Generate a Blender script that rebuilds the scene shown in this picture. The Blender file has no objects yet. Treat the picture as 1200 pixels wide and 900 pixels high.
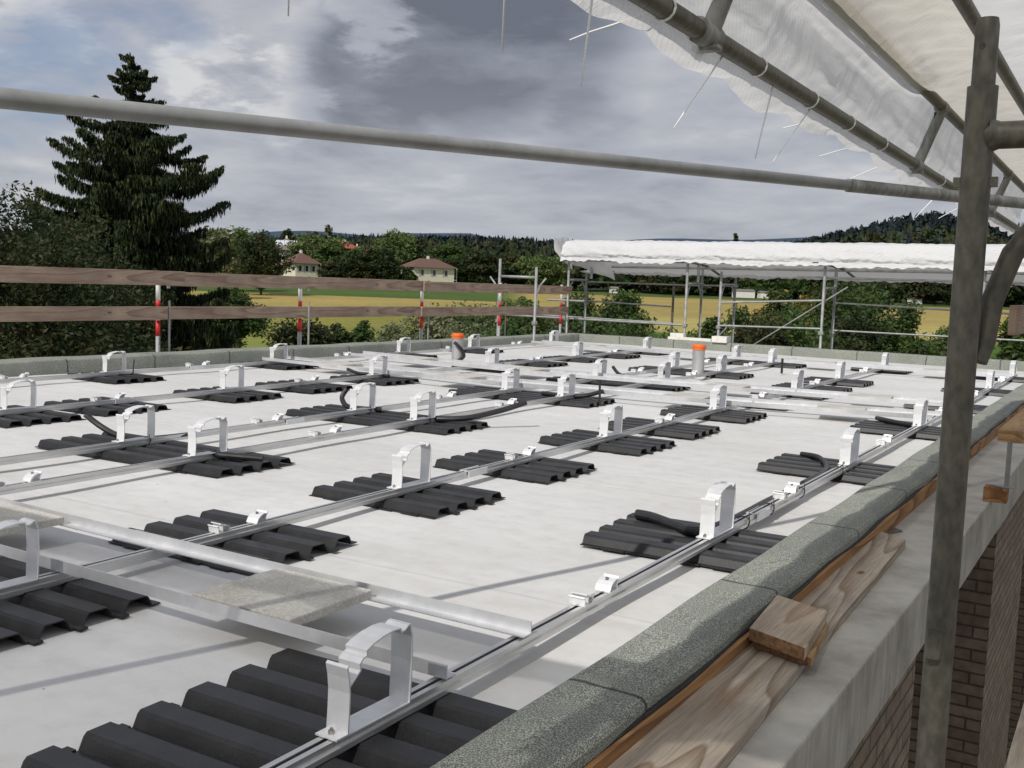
import bpy, math, random
import numpy as np
from mathutils import Vector, Matrix
R=math.radians
rng=np.random.default_rng(7); random.seed(7)
scn=bpy.context.scene
COL=scn.collection
YAW=-.542; SY,CY=math.sin(YAW),math.cos(YAW)
def LD(l,d): return (SY*d+CY*l, CY*d-SY*l)          # sideways and ahead of the viewpoint, in metres, to world x,y
def gz(x,y):                                        # height of the land
    d=SY*x+CY*y
    return -6.3+.0166*(min(max(d,30),350)-30)+.004*max(0,min(d,2500)-350)
# ---------------------------------------------------------------- materials
def nt(name):
    m=bpy.data.materials.new(name); m.use_nodes=True
    t=m.node_tree; t.nodes.clear()
    o=t.nodes.new('ShaderNodeOutputMaterial'); b=t.nodes.new('ShaderNodeBsdfPrincipled')
    t.links.new(b.outputs[0],o.inputs[0]); return m,t,b
def N(t,k,**kw):
    n=t.nodes.new(k)
    for a,v in kw.items():
        if a in n.bl_rna.properties: setattr(n,a,v)
        else: n.inputs[a].default_value=v
    return n
def coords(t,scale=(1,1,1),kind='Object'):
    c=N(t,'ShaderNodeTexCoord'); mp=N(t,'ShaderNodeMapping'); mp.inputs['Scale'].default_value=scale
    t.links.new(c.outputs[kind],mp.inputs[0]); return mp.outputs[0]
def ramp(t,src,stops):
    r=N(t,'ShaderNodeValToRGB'); e=r.color_ramp.elements
    while len(e)<len(stops): e.new(.5)
    for i,(p,c) in enumerate(stops):
        e[i].position=p; e[i].color=(*c,1) if len(c)==3 else c
    t.links.new(src,r.inputs[0]); return r.outputs[0]
def mixc(t,f,a,b,mode='MIX'):
    m=N(t,'ShaderNodeMix',data_type='RGBA',blend_type=mode)
    for s,v in ((0,f),(6,a),(7,b)):
        if hasattr(v,'links'): t.links.new(v,m.inputs[s])
        else: m.inputs[s].default_value=v if s==0 else (*v,1)
    return m.outputs[2]
def bump(t,b,h,strength=.3,dist=.01):
    n=N(t,'ShaderNodeBump',Strength=strength,Distance=dist); t.links.new(h,n.inputs['Height']); t.links.new(n.outputs[0],b.inputs['Normal'])
def noisy(name,c1,c2,scale=8,rough=.7,metal=0,stretch=(1,1,1),detail=6,bmp=.2,bd=.003,lo=.35,hi=.65,kind='Object',fine=None):
    m,t,b=nt(name); co=coords(t,stretch,kind)
    n=N(t,'ShaderNodeTexNoise',Scale=scale,Detail=detail,Roughness=.62); t.links.new(co,n.inputs[0])
    c=ramp(t,n.outputs[0],[(lo,c1),(hi,c2)])
    h=n.outputs[0]
    if fine:
        n2=N(t,'ShaderNodeTexNoise',Scale=fine[0],Detail=3); t.links.new(co,n2.inputs[0])
        f=ramp(t,n2.outputs[0],[(.35,(fine[1],)*3),(.65,(fine[2],)*3)])
        c=mixc(t,1.0,c,f,'MULTIPLY'); h=n2.outputs[0]
    t.links.new(c,b.inputs['Base Color']); b.inputs['Roughness'].default_value=rough; b.inputs['Metallic'].default_value=metal
    if bmp: bump(t,b,h,bmp,bd)
    return m
M={}
M['alu3']=noisy('aluminium_angle',(.62,.625,.64),(.74,.745,.755),9,.46,.6,(1,1,1),5,.08,.001)
M['alu']=noisy('aluminium',(.74,.745,.755),(.86,.865,.87),14,.45,.38,(1,1,1),5,.08,.001)
M['alu2']=noisy('aluminium_rail',(.58,.58,.57),(.74,.74,.73),6,.36,.75,(6,.6,6),5,.08,.001)
M['bolt']=noisy('bolt_steel',(.25,.22,.2),(.45,.42,.4),60,.4,.9)
M['slot']=noisy('slot_dark',(.03,.028,.026),(.09,.075,.06),30,.8)
M['mat']=noisy('black_sheet',(.012,.0122,.0132),(.023,.0235,.025),9,.43,0,(1,1,1),6,.25,.002,fine=(180,.8,1.25))
for q_ in M['mat'].node_tree.nodes:
    if q_.type=='BSDF_PRINCIPLED': q_.inputs['Specular IOR Level'].default_value=.42
M['hose']=noisy('black_hose',(.012,.012,.013),(.025,.025,.027),30,.42)
M['galv']=noisy('galvanised',(.21,.215,.205),(.36,.365,.35),9,.55,.35,(1,1,.35),8,.25,.002,fine=(45,.72,1.15))
M['galv_far']=noisy('galvanised_weathered',(.25,.255,.25),(.40,.405,.40),5,.5,.3)
M['galv_old']=noisy('galvanised_stained',(.10,.094,.074),(.19,.18,.145),6,.5,.35,(1,1,.5),9,.35,.002,.28,.75,fine=(70,.7,1.15))
M['post_white']=noisy('white_enamel',(.72,.72,.7),(.82,.82,.8),20,.5)
M['post_red']=noisy('red_enamel',(.5,.02,.02),(.62,.035,.03),20,.5)
M['paver']=noisy('concrete_slab',(.44,.42,.37),(.62,.60,.54),5,.9,0,(1,1,1),8,.35,.003,fine=(120,.8,1.1))
M['pvc']=noisy('orange_cap',(.78,.13,.02),(.9,.2,.03),12,.5)
M['steelpipe']=noisy('grey_pipe',(.36,.36,.36),(.5,.5,.5),8,.45,.3,(1,1,.3))
M['foam']=noisy('white_block',(.62,.61,.56),(.75,.74,.68),14,.9)
M['strap']=noisy('white_nylon',(.88,.89,.9),(.93,.94,.95),20,.5)
def bitumen(name):
    m,t,b=nt(name); co=coords(t)
    n=N(t,'ShaderNodeTexNoise',Scale=260,Detail=2); t.links.new(co,n.inputs[0])
    v=ramp(t,n.outputs[0],[(.36,(.09,.097,.09)),(.5,(.22,.232,.208)),(.66,(.50,.515,.46))])
    l=N(t,'ShaderNodeTexNoise',Scale=2.2,Detail=5); t.links.new(co,l.inputs[0])
    c=mixc(t,1.0,v,ramp(t,l.outputs[0],[(.3,(.82,.84,.84)),(.7,(1.12,1.1,1.05))]),'MULTIPLY')
    # overlap joints of the sheet every metre, slightly ragged
    sx=N(t,'ShaderNodeSeparateXYZ'); t.links.new(co,sx.inputs[0])
    jn=N(t,'ShaderNodeTexNoise',Scale=14,Detail=3); t.links.new(co,jn.inputs[0])
    def joint(axis,off):
        a=N(t,'ShaderNodeMath',operation='MULTIPLY_ADD'); t.links.new(jn.outputs[0],a.inputs[0]); a.inputs[1].default_value=.03; t.links.new(sx.outputs[axis],a.inputs[2])
        d=N(t,'ShaderNodeMath',operation='PINGPONG'); s=N(t,'ShaderNodeMath',operation='ADD'); t.links.new(a.outputs[0],s.inputs[0]); s.inputs[1].default_value=off
        t.links.new(s.outputs[0],d.inputs[0]); d.inputs[1].default_value=.55
        return d.outputs[0]
    jv=ramp(t,joint(1 if 'side' in name else 0,.12),[(.0,(.2,.2,.2)),(.005,(.3,.3,.3)),(.011,(1,1,1))])
    c=mixc(t,1.0,c,jv,'MULTIPLY')
    t.links.new(c,b.inputs['Base Color']); b.inputs['Roughness'].default_value=.95; bump(t,b,n.outputs[0],.5,.004); return m
M['bit_side']=bitumen('granulated_bitumen_side'); M['bit_back']=bitumen('granulated_bitumen_back')
M['bit_dark']=noisy('bitumen_edge',(.01,.01,.011),(.03,.03,.032),40,.8)
def membrane():
    m,t,b=nt('pale_membrane'); co=coords(t)
    n=N(t,'ShaderNodeTexNoise',Scale=.9,Detail=7,Roughness=.6); t.links.new(co,n.inputs[0])
    c=ramp(t,n.outputs[0],[(.3,(.59,.585,.57)),(.7,(.68,.678,.67))])
    n2=N(t,'ShaderNodeTexNoise',Scale=9,Detail=8,Roughness=.7); t.links.new(co,n2.inputs[0])
    c=mixc(t,1.0,c,ramp(t,n2.outputs[0],[(.28,(.90,.89,.87)),(.5,(1.0,1.0,1.0)),(.7,(1.04,1.04,1.04))]),'MULTIPLY')
    v=N(t,'ShaderNodeTexVoronoi',Scale=5.5,Randomness=1); t.links.new(co,v.inputs[0])
    sp=ramp(t,v.outputs['Distance'],[(.0,(.22,.2,.17)),(.022,(.3,.27,.24)),(.036,(1,1,1))])
    c=mixc(t,.8,c,sp,'MULTIPLY')
    # welded sheet seams along the roof
    sx=N(t,'ShaderNodeSeparateXYZ'); t.links.new(co,sx.inputs[0])
    a=N(t,'ShaderNodeMath',operation='MULTIPLY_ADD'); t.links.new(n.outputs[0],a.inputs[0]); a.inputs[1].default_value=.05; t.links.new(sx.outputs[1],a.inputs[2])
    p=N(t,'ShaderNodeMath',operation='PINGPONG'); t.links.new(a.outputs[0],p.inputs[0]); p.inputs[1].default_value=.99
    sm=ramp(t,p.outputs[0],[(0,(.86,.86,.86)),(.006,(.9,.9,.9)),(.012,(1,1,1)),(.05,(1,1,1)),(.056,(.965,.96,.95)),(.3,(1,1,1))])
    c=mixc(t,1.0,c,sm,'MULTIPLY')
    t.links.new(c,b.inputs['Base Color']); b.inputs['Roughness'].default_value=.62; b.inputs['Specular IOR Level'].default_value=.3
    w=N(t,'ShaderNodeTexNoise',Scale=1.6,Detail=3); t.links.new(coords(t,(.6,1.5,1)),w.inputs[0])
    ad=N(t,'ShaderNodeMath',operation='MULTIPLY_ADD'); t.links.new(n2.outputs[0],ad.inputs[0]); ad.inputs[1].default_value=.06; t.links.new(w.outputs[0],ad.inputs[2])
    bump(t,b,ad.outputs[0],.5,.05); return m
M['membrane']=membrane()
def concrete():
    m,t,b=nt('cast_concrete'); co=coords(t)
    n=N(t,'ShaderNodeTexNoise',Scale=3,Detail=9,Roughness=.68); t.links.new(co,n.inputs[0])
    c=ramp(t,n.outputs[0],[(.3,(.29,.275,.24)),(.5,(.43,.41,.365)),(.72,(.56,.54,.485))])
    s=N(t,'ShaderNodeTexNoise',Scale=1,Detail=6,Roughness=.7); t.links.new(coords(t,(20,26,2.2)),s.inputs[0])
    g=N(t,'ShaderNodeNewGeometry'); sg=N(t,'ShaderNodeSeparateXYZ'); t.links.new(g.outputs['Normal'],sg.inputs[0])
    st=ramp(t,s.outputs[0],[(.38,(.78,.77,.74)),(.6,(1,1,1)),(.72,(1.22,1.22,1.2))])
    f=N(t,'ShaderNodeMath',operation='ABSOLUTE'); t.links.new(sg.outputs[0],f.inputs[0])
    c=mixc(t,f.outputs[0],c,mixc(t,1.0,c,st,'MULTIPLY'))
    t.links.new(c,b.inputs['Base Color']); b.inputs['Roughness'].default_value=.9; bump(t,b,n.outputs[0],.3,.006); return m
M['concrete']=concrete()
def brick(name,axis):
    m,t,b=nt(name); c=N(t,'ShaderNodeTexCoord'); s=N(t,'ShaderNodeSeparateXYZ'); t.links.new(c.outputs['Object'],s.inputs[0])
    q=N(t,'ShaderNodeCombineXYZ'); t.links.new(s.outputs[axis],q.inputs[0]); t.links.new(s.outputs[2],q.inputs[1])
    k=N(t,'ShaderNodeTexBrick',Scale=1); k.inputs['Brick Width'].default_value=.25; k.inputs['Row Height'].default_value=.075; k.inputs['Mortar Size'].default_value=.007
    k.inputs['Color1'].default_value=(.20,.155,.115,1); k.inputs['Color2'].default_value=(.29,.23,.175,1); k.inputs['Mortar'].default_value=(.09,.075,.06,1); k.inputs['Bias'].default_value=-.1
    t.links.new(q.outputs[0],k.inputs[0])
    n=N(t,'ShaderNodeTexNoise',Scale=14,Detail=8); t.links.new(c.outputs['Object'],n.inputs[0])
    col=mixc(t,1.0,k.outputs[0],ramp(t,n.outputs[0],[(.3,(.7,.7,.7)),(.7,(1.2,1.18,1.12))]),'MULTIPLY')
    t.links.new(col,b.inputs['Base Color']); b.inputs['Roughness'].default_value=.92
    iv=N(t,'ShaderNodeMath',operation='SUBTRACT'); iv.inputs[0].default_value=1; t.links.new(k.outputs['Fac'],iv.inputs[1]); bump(t,b,iv.outputs[0],.8,.01); return m
M['brick_y']=brick('brick_facing',1); M['brick_x']=brick('brick_reveal',0)
def wood(name,c1,c2,c3,axis=1,ring=7):
    m,t,b=nt(name); sc=[7,7,7]; sc[axis]=.8
    co=coords(t,tuple(sc))
    d=N(t,'ShaderNodeTexNoise',Scale=.55,Detail=2,Roughness=.4); t.links.new(co,d.inputs[0])
    w=N(t,'ShaderNodeMath',operation='MULTIPLY'); t.links.new(d.outputs[0],w.inputs[0]); w.inputs[1].default_value=ring*2.6
    fr=N(t,'ShaderNodeMath',operation='FRACT'); t.links.new(w.outputs[0],fr.inputs[0])
    c=ramp(t,fr.outputs[0],[(.0,c2),(.55,c1),(.86,c3),(.94,c2)])
    fs=[160,160,160]; fs[axis]=5
    f=N(t,'ShaderNodeTexNoise',Scale=1,Detail=5,Roughness=.7); t.links.new(coords(t,tuple(fs)),f.inputs[0])
    c=mixc(t,1.0,c,ramp(t,f.outputs[0],[(.3,(.66,.65,.64)),(.7,(1.2,1.2,1.18))]),'MULTIPLY')
    g=N(t,'ShaderNodeTexNoise',Scale=4,Detail=6); t.links.new(coords(t),g.inputs[0])
    c=mixc(t,1.0,c,ramp(t,g.outputs[0],[(.3,(.82,.82,.84)),(.7,(1.12,1.1,1.06))]),'MULTIPLY')
    v=N(t,'ShaderNodeTexVoronoi',Scale=2.4); t.links.new(coords(t,tuple(2.2 if i!=axis else .9 for i in range(3))),v.inputs[0])
    c=mixc(t,1.0,c,ramp(t,v.outputs['Distance'],[(0,(.35,.25,.18)),(.05,(.5,.36,.26)),(.085,(1,1,1))]),'MULTIPLY')
    t.links.new(c,b.inputs['Base Color']); b.inputs['Roughness'].default_value=.88; bump(t,b,f.outputs[0],.5,.0015); return m
M['plank']=wood('weathered_plank',(.38,.32,.25),(.46,.40,.325),(.26,.185,.125),1,6)
M['offcut']=wood('offcut_wood',(.40,.32,.24),(.47,.39,.30),(.32,.23,.16),1,3)
M['rough_end']=noisy('sawn_end_grain',(.13,.065,.03),(.30,.17,.085),60,.95,0,(1,1,1),6,.6,.004)
M['fresh']=wood('orange_timber',(.38,.23,.11),(.45,.29,.15),(.27,.14,.06),1,4)
M['board']=wood('guard_board_wood',(.36,.265,.205),(.42,.32,.25),(.27,.18,.13),1,3)
M['batten']=wood('edge_batten_wood',(.33,.17,.065),(.42,.23,.095),(.20,.09,.035),1,4)
def tarp(name,c1,c2,trans=.45,grid=90,fold=(1,1,1),bst=.55):
    m=bpy.data.materials.new(name); m.use_nodes=True; t=m.node_tree; t.nodes.clear()
    o=N(t,'ShaderNodeOutputMaterial'); co=coords(t)
    n=N(t,'ShaderNodeTexNoise',Scale=1.3,Detail=7,Roughness=.6); t.links.new(co,n.inputs[0])
    c=ramp(t,n.outputs[0],[(.32,c1),(.68,c2)])
    w=N(t,'ShaderNodeTexWave',wave_type='BANDS',bands_direction='Y',Scale=grid/3.0,Distortion=.6); w.inputs['Detail Scale'].default_value=3; t.links.new(co,w.inputs[0])
    w2=N(t,'ShaderNodeTexWave',wave_type='BANDS',bands_direction='DIAGONAL',Scale=grid/4.0,Distortion=.4); t.links.new(co,w2.inputs[0])
    c=mixc(t,1.0,c,ramp(t,w.outputs[0],[(0,(.86,.86,.85)),(.4,(1,1,1))]),'MULTIPLY')
    c=mixc(t,1.0,c,ramp(t,w2.outputs[0],[(0,(.93,.93,.92)),(.4,(1,1,1))]),'MULTIPLY')
    d=N(t,'ShaderNodeBsdfDiffuse'); tr=N(t,'ShaderNodeBsdfTranslucent'); tp=N(t,'ShaderNodeBsdfTransparent')
    n9=N(t,'ShaderNodeTexNoise',Scale=2.2,Detail=5,Distortion=1.2); t.links.new(coords(t,fold),n9.inputs[0])
    bp=N(t,'ShaderNodeBump',Strength=bst,Distance=.06); t.links.new(n9.outputs[0],bp.inputs['Height'])
    for s in (d,tr): t.links.new(c,s.inputs[0]); t.links.new(bp.outputs[0],s.inputs['Normal'])
    m1=N(t,'ShaderNodeMixShader',Fac=trans); t.links.new(d.outputs[0],m1.inputs[1]); t.links.new(tr.outputs[0],m1.inputs[2])
    m2=N(t,'ShaderNodeMixShader',Fac=.13); t.links.new(m1.outputs[0],m2.inputs[1]); t.links.new(tp.outputs[0],m2.inputs[2])
    t.links.new(m2.outputs[0],o.inputs[0]); return m
M['tarp']=tarp('scaffold_sheeting',(.78,.78,.77),(.90,.90,.89),.62)
M['tarp_warm']=tarp('scaffold_sheeting_beige',(.72,.69,.60),(.84,.81,.72),.6)  # beige tint for the strip between the upper and inner tubes
M['tarp_far']=tarp('scaffold_sheeting_far',(.84,.84,.85),(.90,.90,.91),.25,90,(1.2,1,.5),.7)
M['net']=tarp('debris_net',(.6,.6,.6),(.7,.7,.7),.5)
# transparent share of the debris net is larger
for nd in M['net'].node_tree.nodes:
    if nd.type=='MIX_SHADER' and abs(nd.inputs[0].default_value-.13)<1e-4: nd.inputs[0].default_value=.45
def leafm(name,col,tr=.3):
    m=bpy.data.materials.new(name); m.use_nodes=True; t=m.node_tree; t.nodes.clear()
    o=N(t,'ShaderNodeOutputMaterial'); co=coords(t)
    n=N(t,'ShaderNodeTexNoise',Scale=1.2,Detail=4); t.links.new(co,n.inputs[0])
    c=ramp(t,n.outputs[0],[(.3,tuple(v*.65 for v in col)),(.7,tuple(v*1.35 for v in col))])
    d=N(t,'ShaderNodeBsdfPrincipled'); d.inputs['Roughness'].default_value=.55; d.inputs['Specular IOR Level'].default_value=.2; tr_=N(t,'ShaderNodeBsdfTranslucent')
    t.links.new(c,d.inputs[0]); t.links.new(c,tr_.inputs[0])
    x=N(t,'ShaderNodeMixShader',Fac=tr); t.links.new(d.outputs[0],x.inputs[1]); t.links.new(tr_.outputs[0],x.inputs[2]); t.links.new(x.outputs[0],o.inputs[0]); return m
G={'dark':[leafm('leaf_dark',(0.026,0.042,0.016)),leafm('leaf_dark_b',(0.042,0.062,0.022)),leafm('leaf_dark_c',(0.066,0.066,0.026))],
   'mid':[leafm('leaf_mid',(0.053,0.093,0.027)),leafm('leaf_mid_b',(0.083,0.135,0.033)),leafm('leaf_mid_c',(0.060,0.090,0.030))],
   'light':[leafm('leaf_light',(0.115,0.162,0.051)),leafm('leaf_light_b',(0.149,0.189,0.068)),leafm('leaf_light_c',(0.088,0.135,0.041))],
   'willow':[leafm('leaf_willow',(0.150,0.180,0.090)),leafm('leaf_willow_b',(0.225,0.232,0.128)),leafm('leaf_willow_c',(0.105,0.150,0.053))],
   'spruce':[leafm('needle',(.018,.030,.012),.12),leafm('needle_b',(.032,.045,.016),.12),leafm('needle_c',(.065,.08,.025),.15)],
   'gold':[leafm('leaf_gold',(.30,.21,.05)),leafm('leaf_gold_b',(.07,.10,.03)),leafm('leaf_gold_c',(.05,.075,.02))]}
M['bark']=noisy('bark',(.05,.036,.025),(.11,.085,.06),6,.95,0,(3,3,.6),7,.6,.02)
M['cream']=noisy('cream_render',(.64,.59,.45),(.72,.68,.54),2,.9)
M['white_render']=noisy('white_render',(.66,.65,.6),(.76,.75,.7),2,.9)
M['tiles_roof']=noisy('clay_tiles',(.10,.056,.044),(.165,.088,.066),6,.85,0,(1,1,4))
M['grey_roof']=noisy('grey_tiles',(.13,.11,.10),(.22,.19,.175),6,.85,0,(1,1,4))
M['red_roof']=noisy('red_tiles',(.28,.07,.04),(.36,.1,.06),6,.85)
M['brown_wood']=noisy('stained_wood',(.07,.035,.025),(.12,.06,.04),4,.8)
M['glass']=noisy('window_glass',(.03,.035,.04),(.05,.055,.06),2,.12)
M['panel']=noisy('solar_panel',(.5,.52,.56),(.62,.64,.68),8,.25)
M['shutter']=noisy('grey_shutter',(.30,.30,.30),(.38,.38,.38),4,.7)
# ---------------------------------------------------------------- mesh helpers
def mesh(name,v,f,mats,mi=None,smooth=False):
    me=bpy.data.meshes.new(name); me.from_pydata([tuple(map(float,p)) for p in v],[],f)
    for m in (mats if isinstance(mats,(list,tuple)) else [mats]): me.materials.append(m)
    if mi is not None: me.polygons.foreach_set('material_index',np.array(mi,dtype=np.int32))
    if smooth: me.polygons.foreach_set('use_smooth',np.ones(len(me.polygons),dtype=bool))
    me.update(); return me
class MB:
    def __init__(s): s.v=[];s.f=[];s.m=[];s.mats=[];s.cur=0
    def mat(s,m):
        if m not in s.mats: s.mats.append(m)
        s.cur=s.mats.index(m); return s
    def add(s,v,f):
        o=len(s.v); s.v+= [tuple(p) for p in v]; s.f+=[tuple(i+o for i in q) for q in f]; s.m+=[s.cur]*len(f); return s
    def box(s,x0,x1,y0,y1,z0,z1,T=None):
        p=[(x,y,z) for z in (z0,z1) for y in (y0,y1) for x in (x0,x1)]
        if T: p=[tuple(T@Vector(q)) for q in p]
        return s.add(p,[(0,2,3,1),(4,5,7,6),(0,1,5,4),(2,6,7,3),(0,4,6,2),(1,3,7,5)])
    def tube(s,pts,r,n=12,cap=True,hollow=0):
        pts=[Vector(p) for p in pts]; rs=r if isinstance(r,(list,tuple)) else [r]*len(pts)
        rings=[]; up=None
        for i,p in enumerate(pts):
            a=pts[max(0,i-1)]; b=pts[min(len(pts)-1,i+1)]; d=(b-a).normalized()
            if up is None: up=Vector((0,0,1)) if abs(d.z)<.9 else Vector((1,0,0))
            u=d.cross(up).normalized(); w=u.cross(d); up=w
            rings.append([p+(u*math.cos(2*math.pi*k/n)+w*math.sin(2*math.pi*k/n))*rs[i] for k in range(n)])
        v=[q for g in rings for q in g]; f=[]
        for i in range(len(pts)-1):
            for k in range(n): f.append((i*n+k,i*n+(k+1)%n,(i+1)*n+(k+1)%n,(i+1)*n+k))
        if cap: f.append(tuple(range(n-1,-1,-1))); f.append(tuple((len(pts)-1)*n+k for k in range(n)))
        return s.add(v,f)
    def ribbon(s,prof,th,x0,x1,T=None):
        # prof: polyline in (y,z); a strip of thickness th, as wide as x0..x1
        P=[Vector(p) for p in prof]; n=len(P); L=[];Q=[]
        for i in range(n):
            d1=(P[i]-P[i-1]).normalized() if i else (P[1]-P[0]).normalized()
            d2=(P[i+1]-P[i]).normalized() if i<n-1 else d1
            nn=Vector((-(d1.y+d2.y),d1.x+d2.x)); nn=nn.normalized() if nn.length>1e-6 else Vector((-d1.y,d1.x))
            k=th/2/max(.5,abs(nn.dot(Vector((-d2.y,d2.x)))))
            L.append(P[i]+nn*k);Q.append(P[i]-nn*k)
        v=[]
        for x in (x0,x1):
            v+=[(x,p.x,p.y) for p in L]+[(x,p.x,p.y) for p in Q]
        if T: v=[tuple(T@Vector(p)) for p in v]
        f=[];a,b,c,d=0,n,2*n,3*n
        for i in range(n-1):
            f+=[(a+i,a+i+1,c+i+1,c+i),(b+i,d+i,d+i+1,b+i+1),(a+i,b+i,b+i+1,a+i+1),(c+i,c+i+1,d+i+1,d+i)]
        f+=[(a,c,d,b),(a+n-1,b+n-1,d+n-1,c+n-1)]
        return s.add(v,f)
    def me(s,name,mat=None,smooth=False):
        mats=s.mats or [mat]; return mesh(name,s.v,s.f,mats,s.m,smooth)
def link(name,data,parent=None,loc=(0,0,0),rot=(0,0,0)):
    o=bpy.data.objects.new(name,data); COL.objects.link(o); o.location=loc; o.rotation_euler=rot
    if parent: o.parent=parent
    return o
def tag(o,label,cat,group=None):
    o['label']=label; o['category']=cat
    if group: o['group']=group
    return o
def empty(name,loc=(0,0,0),rz=0):
    return link(name,None,None,loc,(0,0,rz))
def struct(o): o['kind']='structure'; return o
def bev(o,w=.003,seg=2,ang=40):
    m=o.modifiers.new('bevel','BEVEL'); m.width=w; m.segments=seg; m.limit_method='ANGLE'; m.angle_limit=R(ang); return o
def smooth_sharp(me,ang=35):
    me.polygons.foreach_set('use_smooth',np.ones(len(me.polygons),dtype=bool))
    try: me.set_sharp_from_angle(angle=R(ang))
    except Exception: pass
def copy_tree(o,loc,rz=None):
    c=o.copy(); COL.objects.link(c); c.location=loc
    if rz is not None: c.rotation_euler=(0,0,rz)
    for ch in list(o.children):
        k=ch.copy(); COL.objects.link(k); k.parent=c
        for g in list(ch.children):
            q=g.copy(); COL.objects.link(q); q.parent=k
    return c
ORD=['first','second','third','fourth','fifth','sixth','seventh','eighth','ninth']
# ---------------------------------------------------------------- the building
Z0=-.078                                            # top of the membrane
bld=empty('building',(-5,9,-6.3)); tag(bld,'flat roofed brick and concrete building under construction with a pale membrane roof','building')
def bpart(name,mb,mat=None,smooth=False):
    for i,p in enumerate(mb.v): mb.v[i]=(p[0]+5,p[1]-9,p[2]+6.3)
    o=link(name,mb.me(name,mat,smooth),bld)
    if smooth and 'parapet' in name: smooth_sharp(o.data,28)
    return o
# membrane as a slightly uneven sheet
v=[];f=[];nx,ny=90,200
for j in range(ny+1):
    for i in range(nx+1):
        x=-9.34+i*(8.2/nx); y=-4.5+j*(22.44/ny)
        w=.0045*math.sin(x*2.1+1.3*math.sin(y*.9))*math.sin(y*1.7+x*.6)+.003*math.sin(y*5.1+2*math.sin(x*1.3))
        v.append((x,y,Z0+w*(.3 if (i in(0,nx) or j in (0,ny)) else 1)))
for j in range(ny):
    for i in range(nx):
        a=j*(nx+1)+i; f.append((a,a+1,a+nx+2,a+nx+1))
mb=MB(); mb.add(v,f); o=bpart('roof_membrane',mb,M['membrane'],True)
mb=MB(); mb.box(-9.5,-1.16,-4.6,18.1,-.38,Z0-.03); bpart('roof_slab',mb,M['concrete'])
def soft_bar(x0,x1,y0,y1,z0,z1,along,seed):
    # a granulated sheet laid over the upstand: rounded section, slightly wavy
    r=random.Random(seed); mb=MB(); n=int((y1-y0 if along=='y' else x1-x0)/.12); sec=[(0,0),(0,.86),(.02,.96),(.06,1),(.5,1.01),(.90,1),(.96,.96),(1,.86),(1,.55),(1,0)]
    vs=[];ph=[r.uniform(0,6) for _ in range(4)]
    for k in range(n+1):
        t=k/n
        for a,b in sec:
            if along=='y':
                y=y0+(y1-y0)*t; wob=.004*math.sin(y*3.1+ph[0])+.0025*math.sin(y*7.7+ph[1])
                vs.append((x0+(x1-x0)*a+(wob if a>.8 else wob*.25),y,z0+(z1-z0)*b+(.004*math.sin(y*5+ph[2]) if b>.5 else 0)+(-.006*abs(math.sin(y*1.9+ph[3])) if (a==1 and b>.5) else 0)))
            else:
                x=x0+(x1-x0)*t; wob=.003*math.sin(x*3.1+ph[0])
                vs.append((x,y0+(y1-y0)*a+wob*.3,z0+(z1-z0)*b+.002*math.sin(x*4+ph[1])))
    m=len(sec); fs=[]
    for k in range(n):
        for i in range(m-1): 
            q=(k*m+i,k*m+i+1,(k+1)*m+i+1,(k+1)*m+i); fs.append(q if along=='x' else q[::-1])
    fs+= [tuple(range(m)),tuple(n*m+i for i in range(m))[::-1]]
    mb.add(vs,fs); return mb
bpart('right_parapet',soft_bar(-1.172,-.955,-2.2,17.86,-.09,.012,'y',1),M['bit_side'],True)
bpart('left_parapet',soft_bar(-9.66,-9.3,-4.5,18.2,-.2,.07,'y',2),M['bit_side'],True)
bpart('back_parapet',soft_bar(-9.296,-.96,17.9,18.2,-.2,.072,'x',3),M['bit_back'],True)
mb=MB(); mb.tube([(-.952+.006*math.sin(k*.9),-2+k*.15,-.028-.006*abs(math.sin(k*.55))) for k in range(132)],.0075,6); bpart('drip_edge',mb,M['bit_dark'],True)
mb=MB(); mb.box(-1.1,-.935,-2.2,17.9,-.102,-.034); bpart('edge_batten',mb,M['batten'])
mb=MB(); mb.box(-1.3,-.632,-2.3,18.3,-.37,-.104); o=bpart('concrete_fascia',mb,M['concrete']); bev(o,.008,2)
mb=MB()
for a,b in ((-2.3,1.0),(3.02,4.3),(7.0,9.2),(11.8,14),(16.4,18.2)):
    mb=MB(); mb.mat(M['brick_y']).box(-.9,-.66,a,b,-6.3,-.372); bpart('brick_pier',mb)
for b in (3.02,7.0,11.8,16.4):
    mb=MB().mat(M['brick_x']); mb.box(-1.9,-.664,b-.006,b-.002,-6.3,-.374); mb.box(-1.9,-.902,b+.0,b+.24,-6.3,-.38); bpart('brick_reveal',mb)
mb=MB()
for a,b in ((1.0,3.02),(4.3,7.0),(9.2,11.8),(14,16.4)): mb.box(-1.96,-1.92,a,b,-6.3,-.38)
bpart('window_recess_back',mb,M['glass'])
mb=MB().mat(M['brick_y']); mb.box(-9.66,-9.4,-4.6,18.2,-6.3,-.202); mb.mat(M['brick_x']).box(-9.39,-1.97,17.94,18.2,-6.3,-.202); mb.box(-9.39,-1.3,-4.6,-4.4,-6.3,-.39); bpart('outer_wall',mb)
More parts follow.
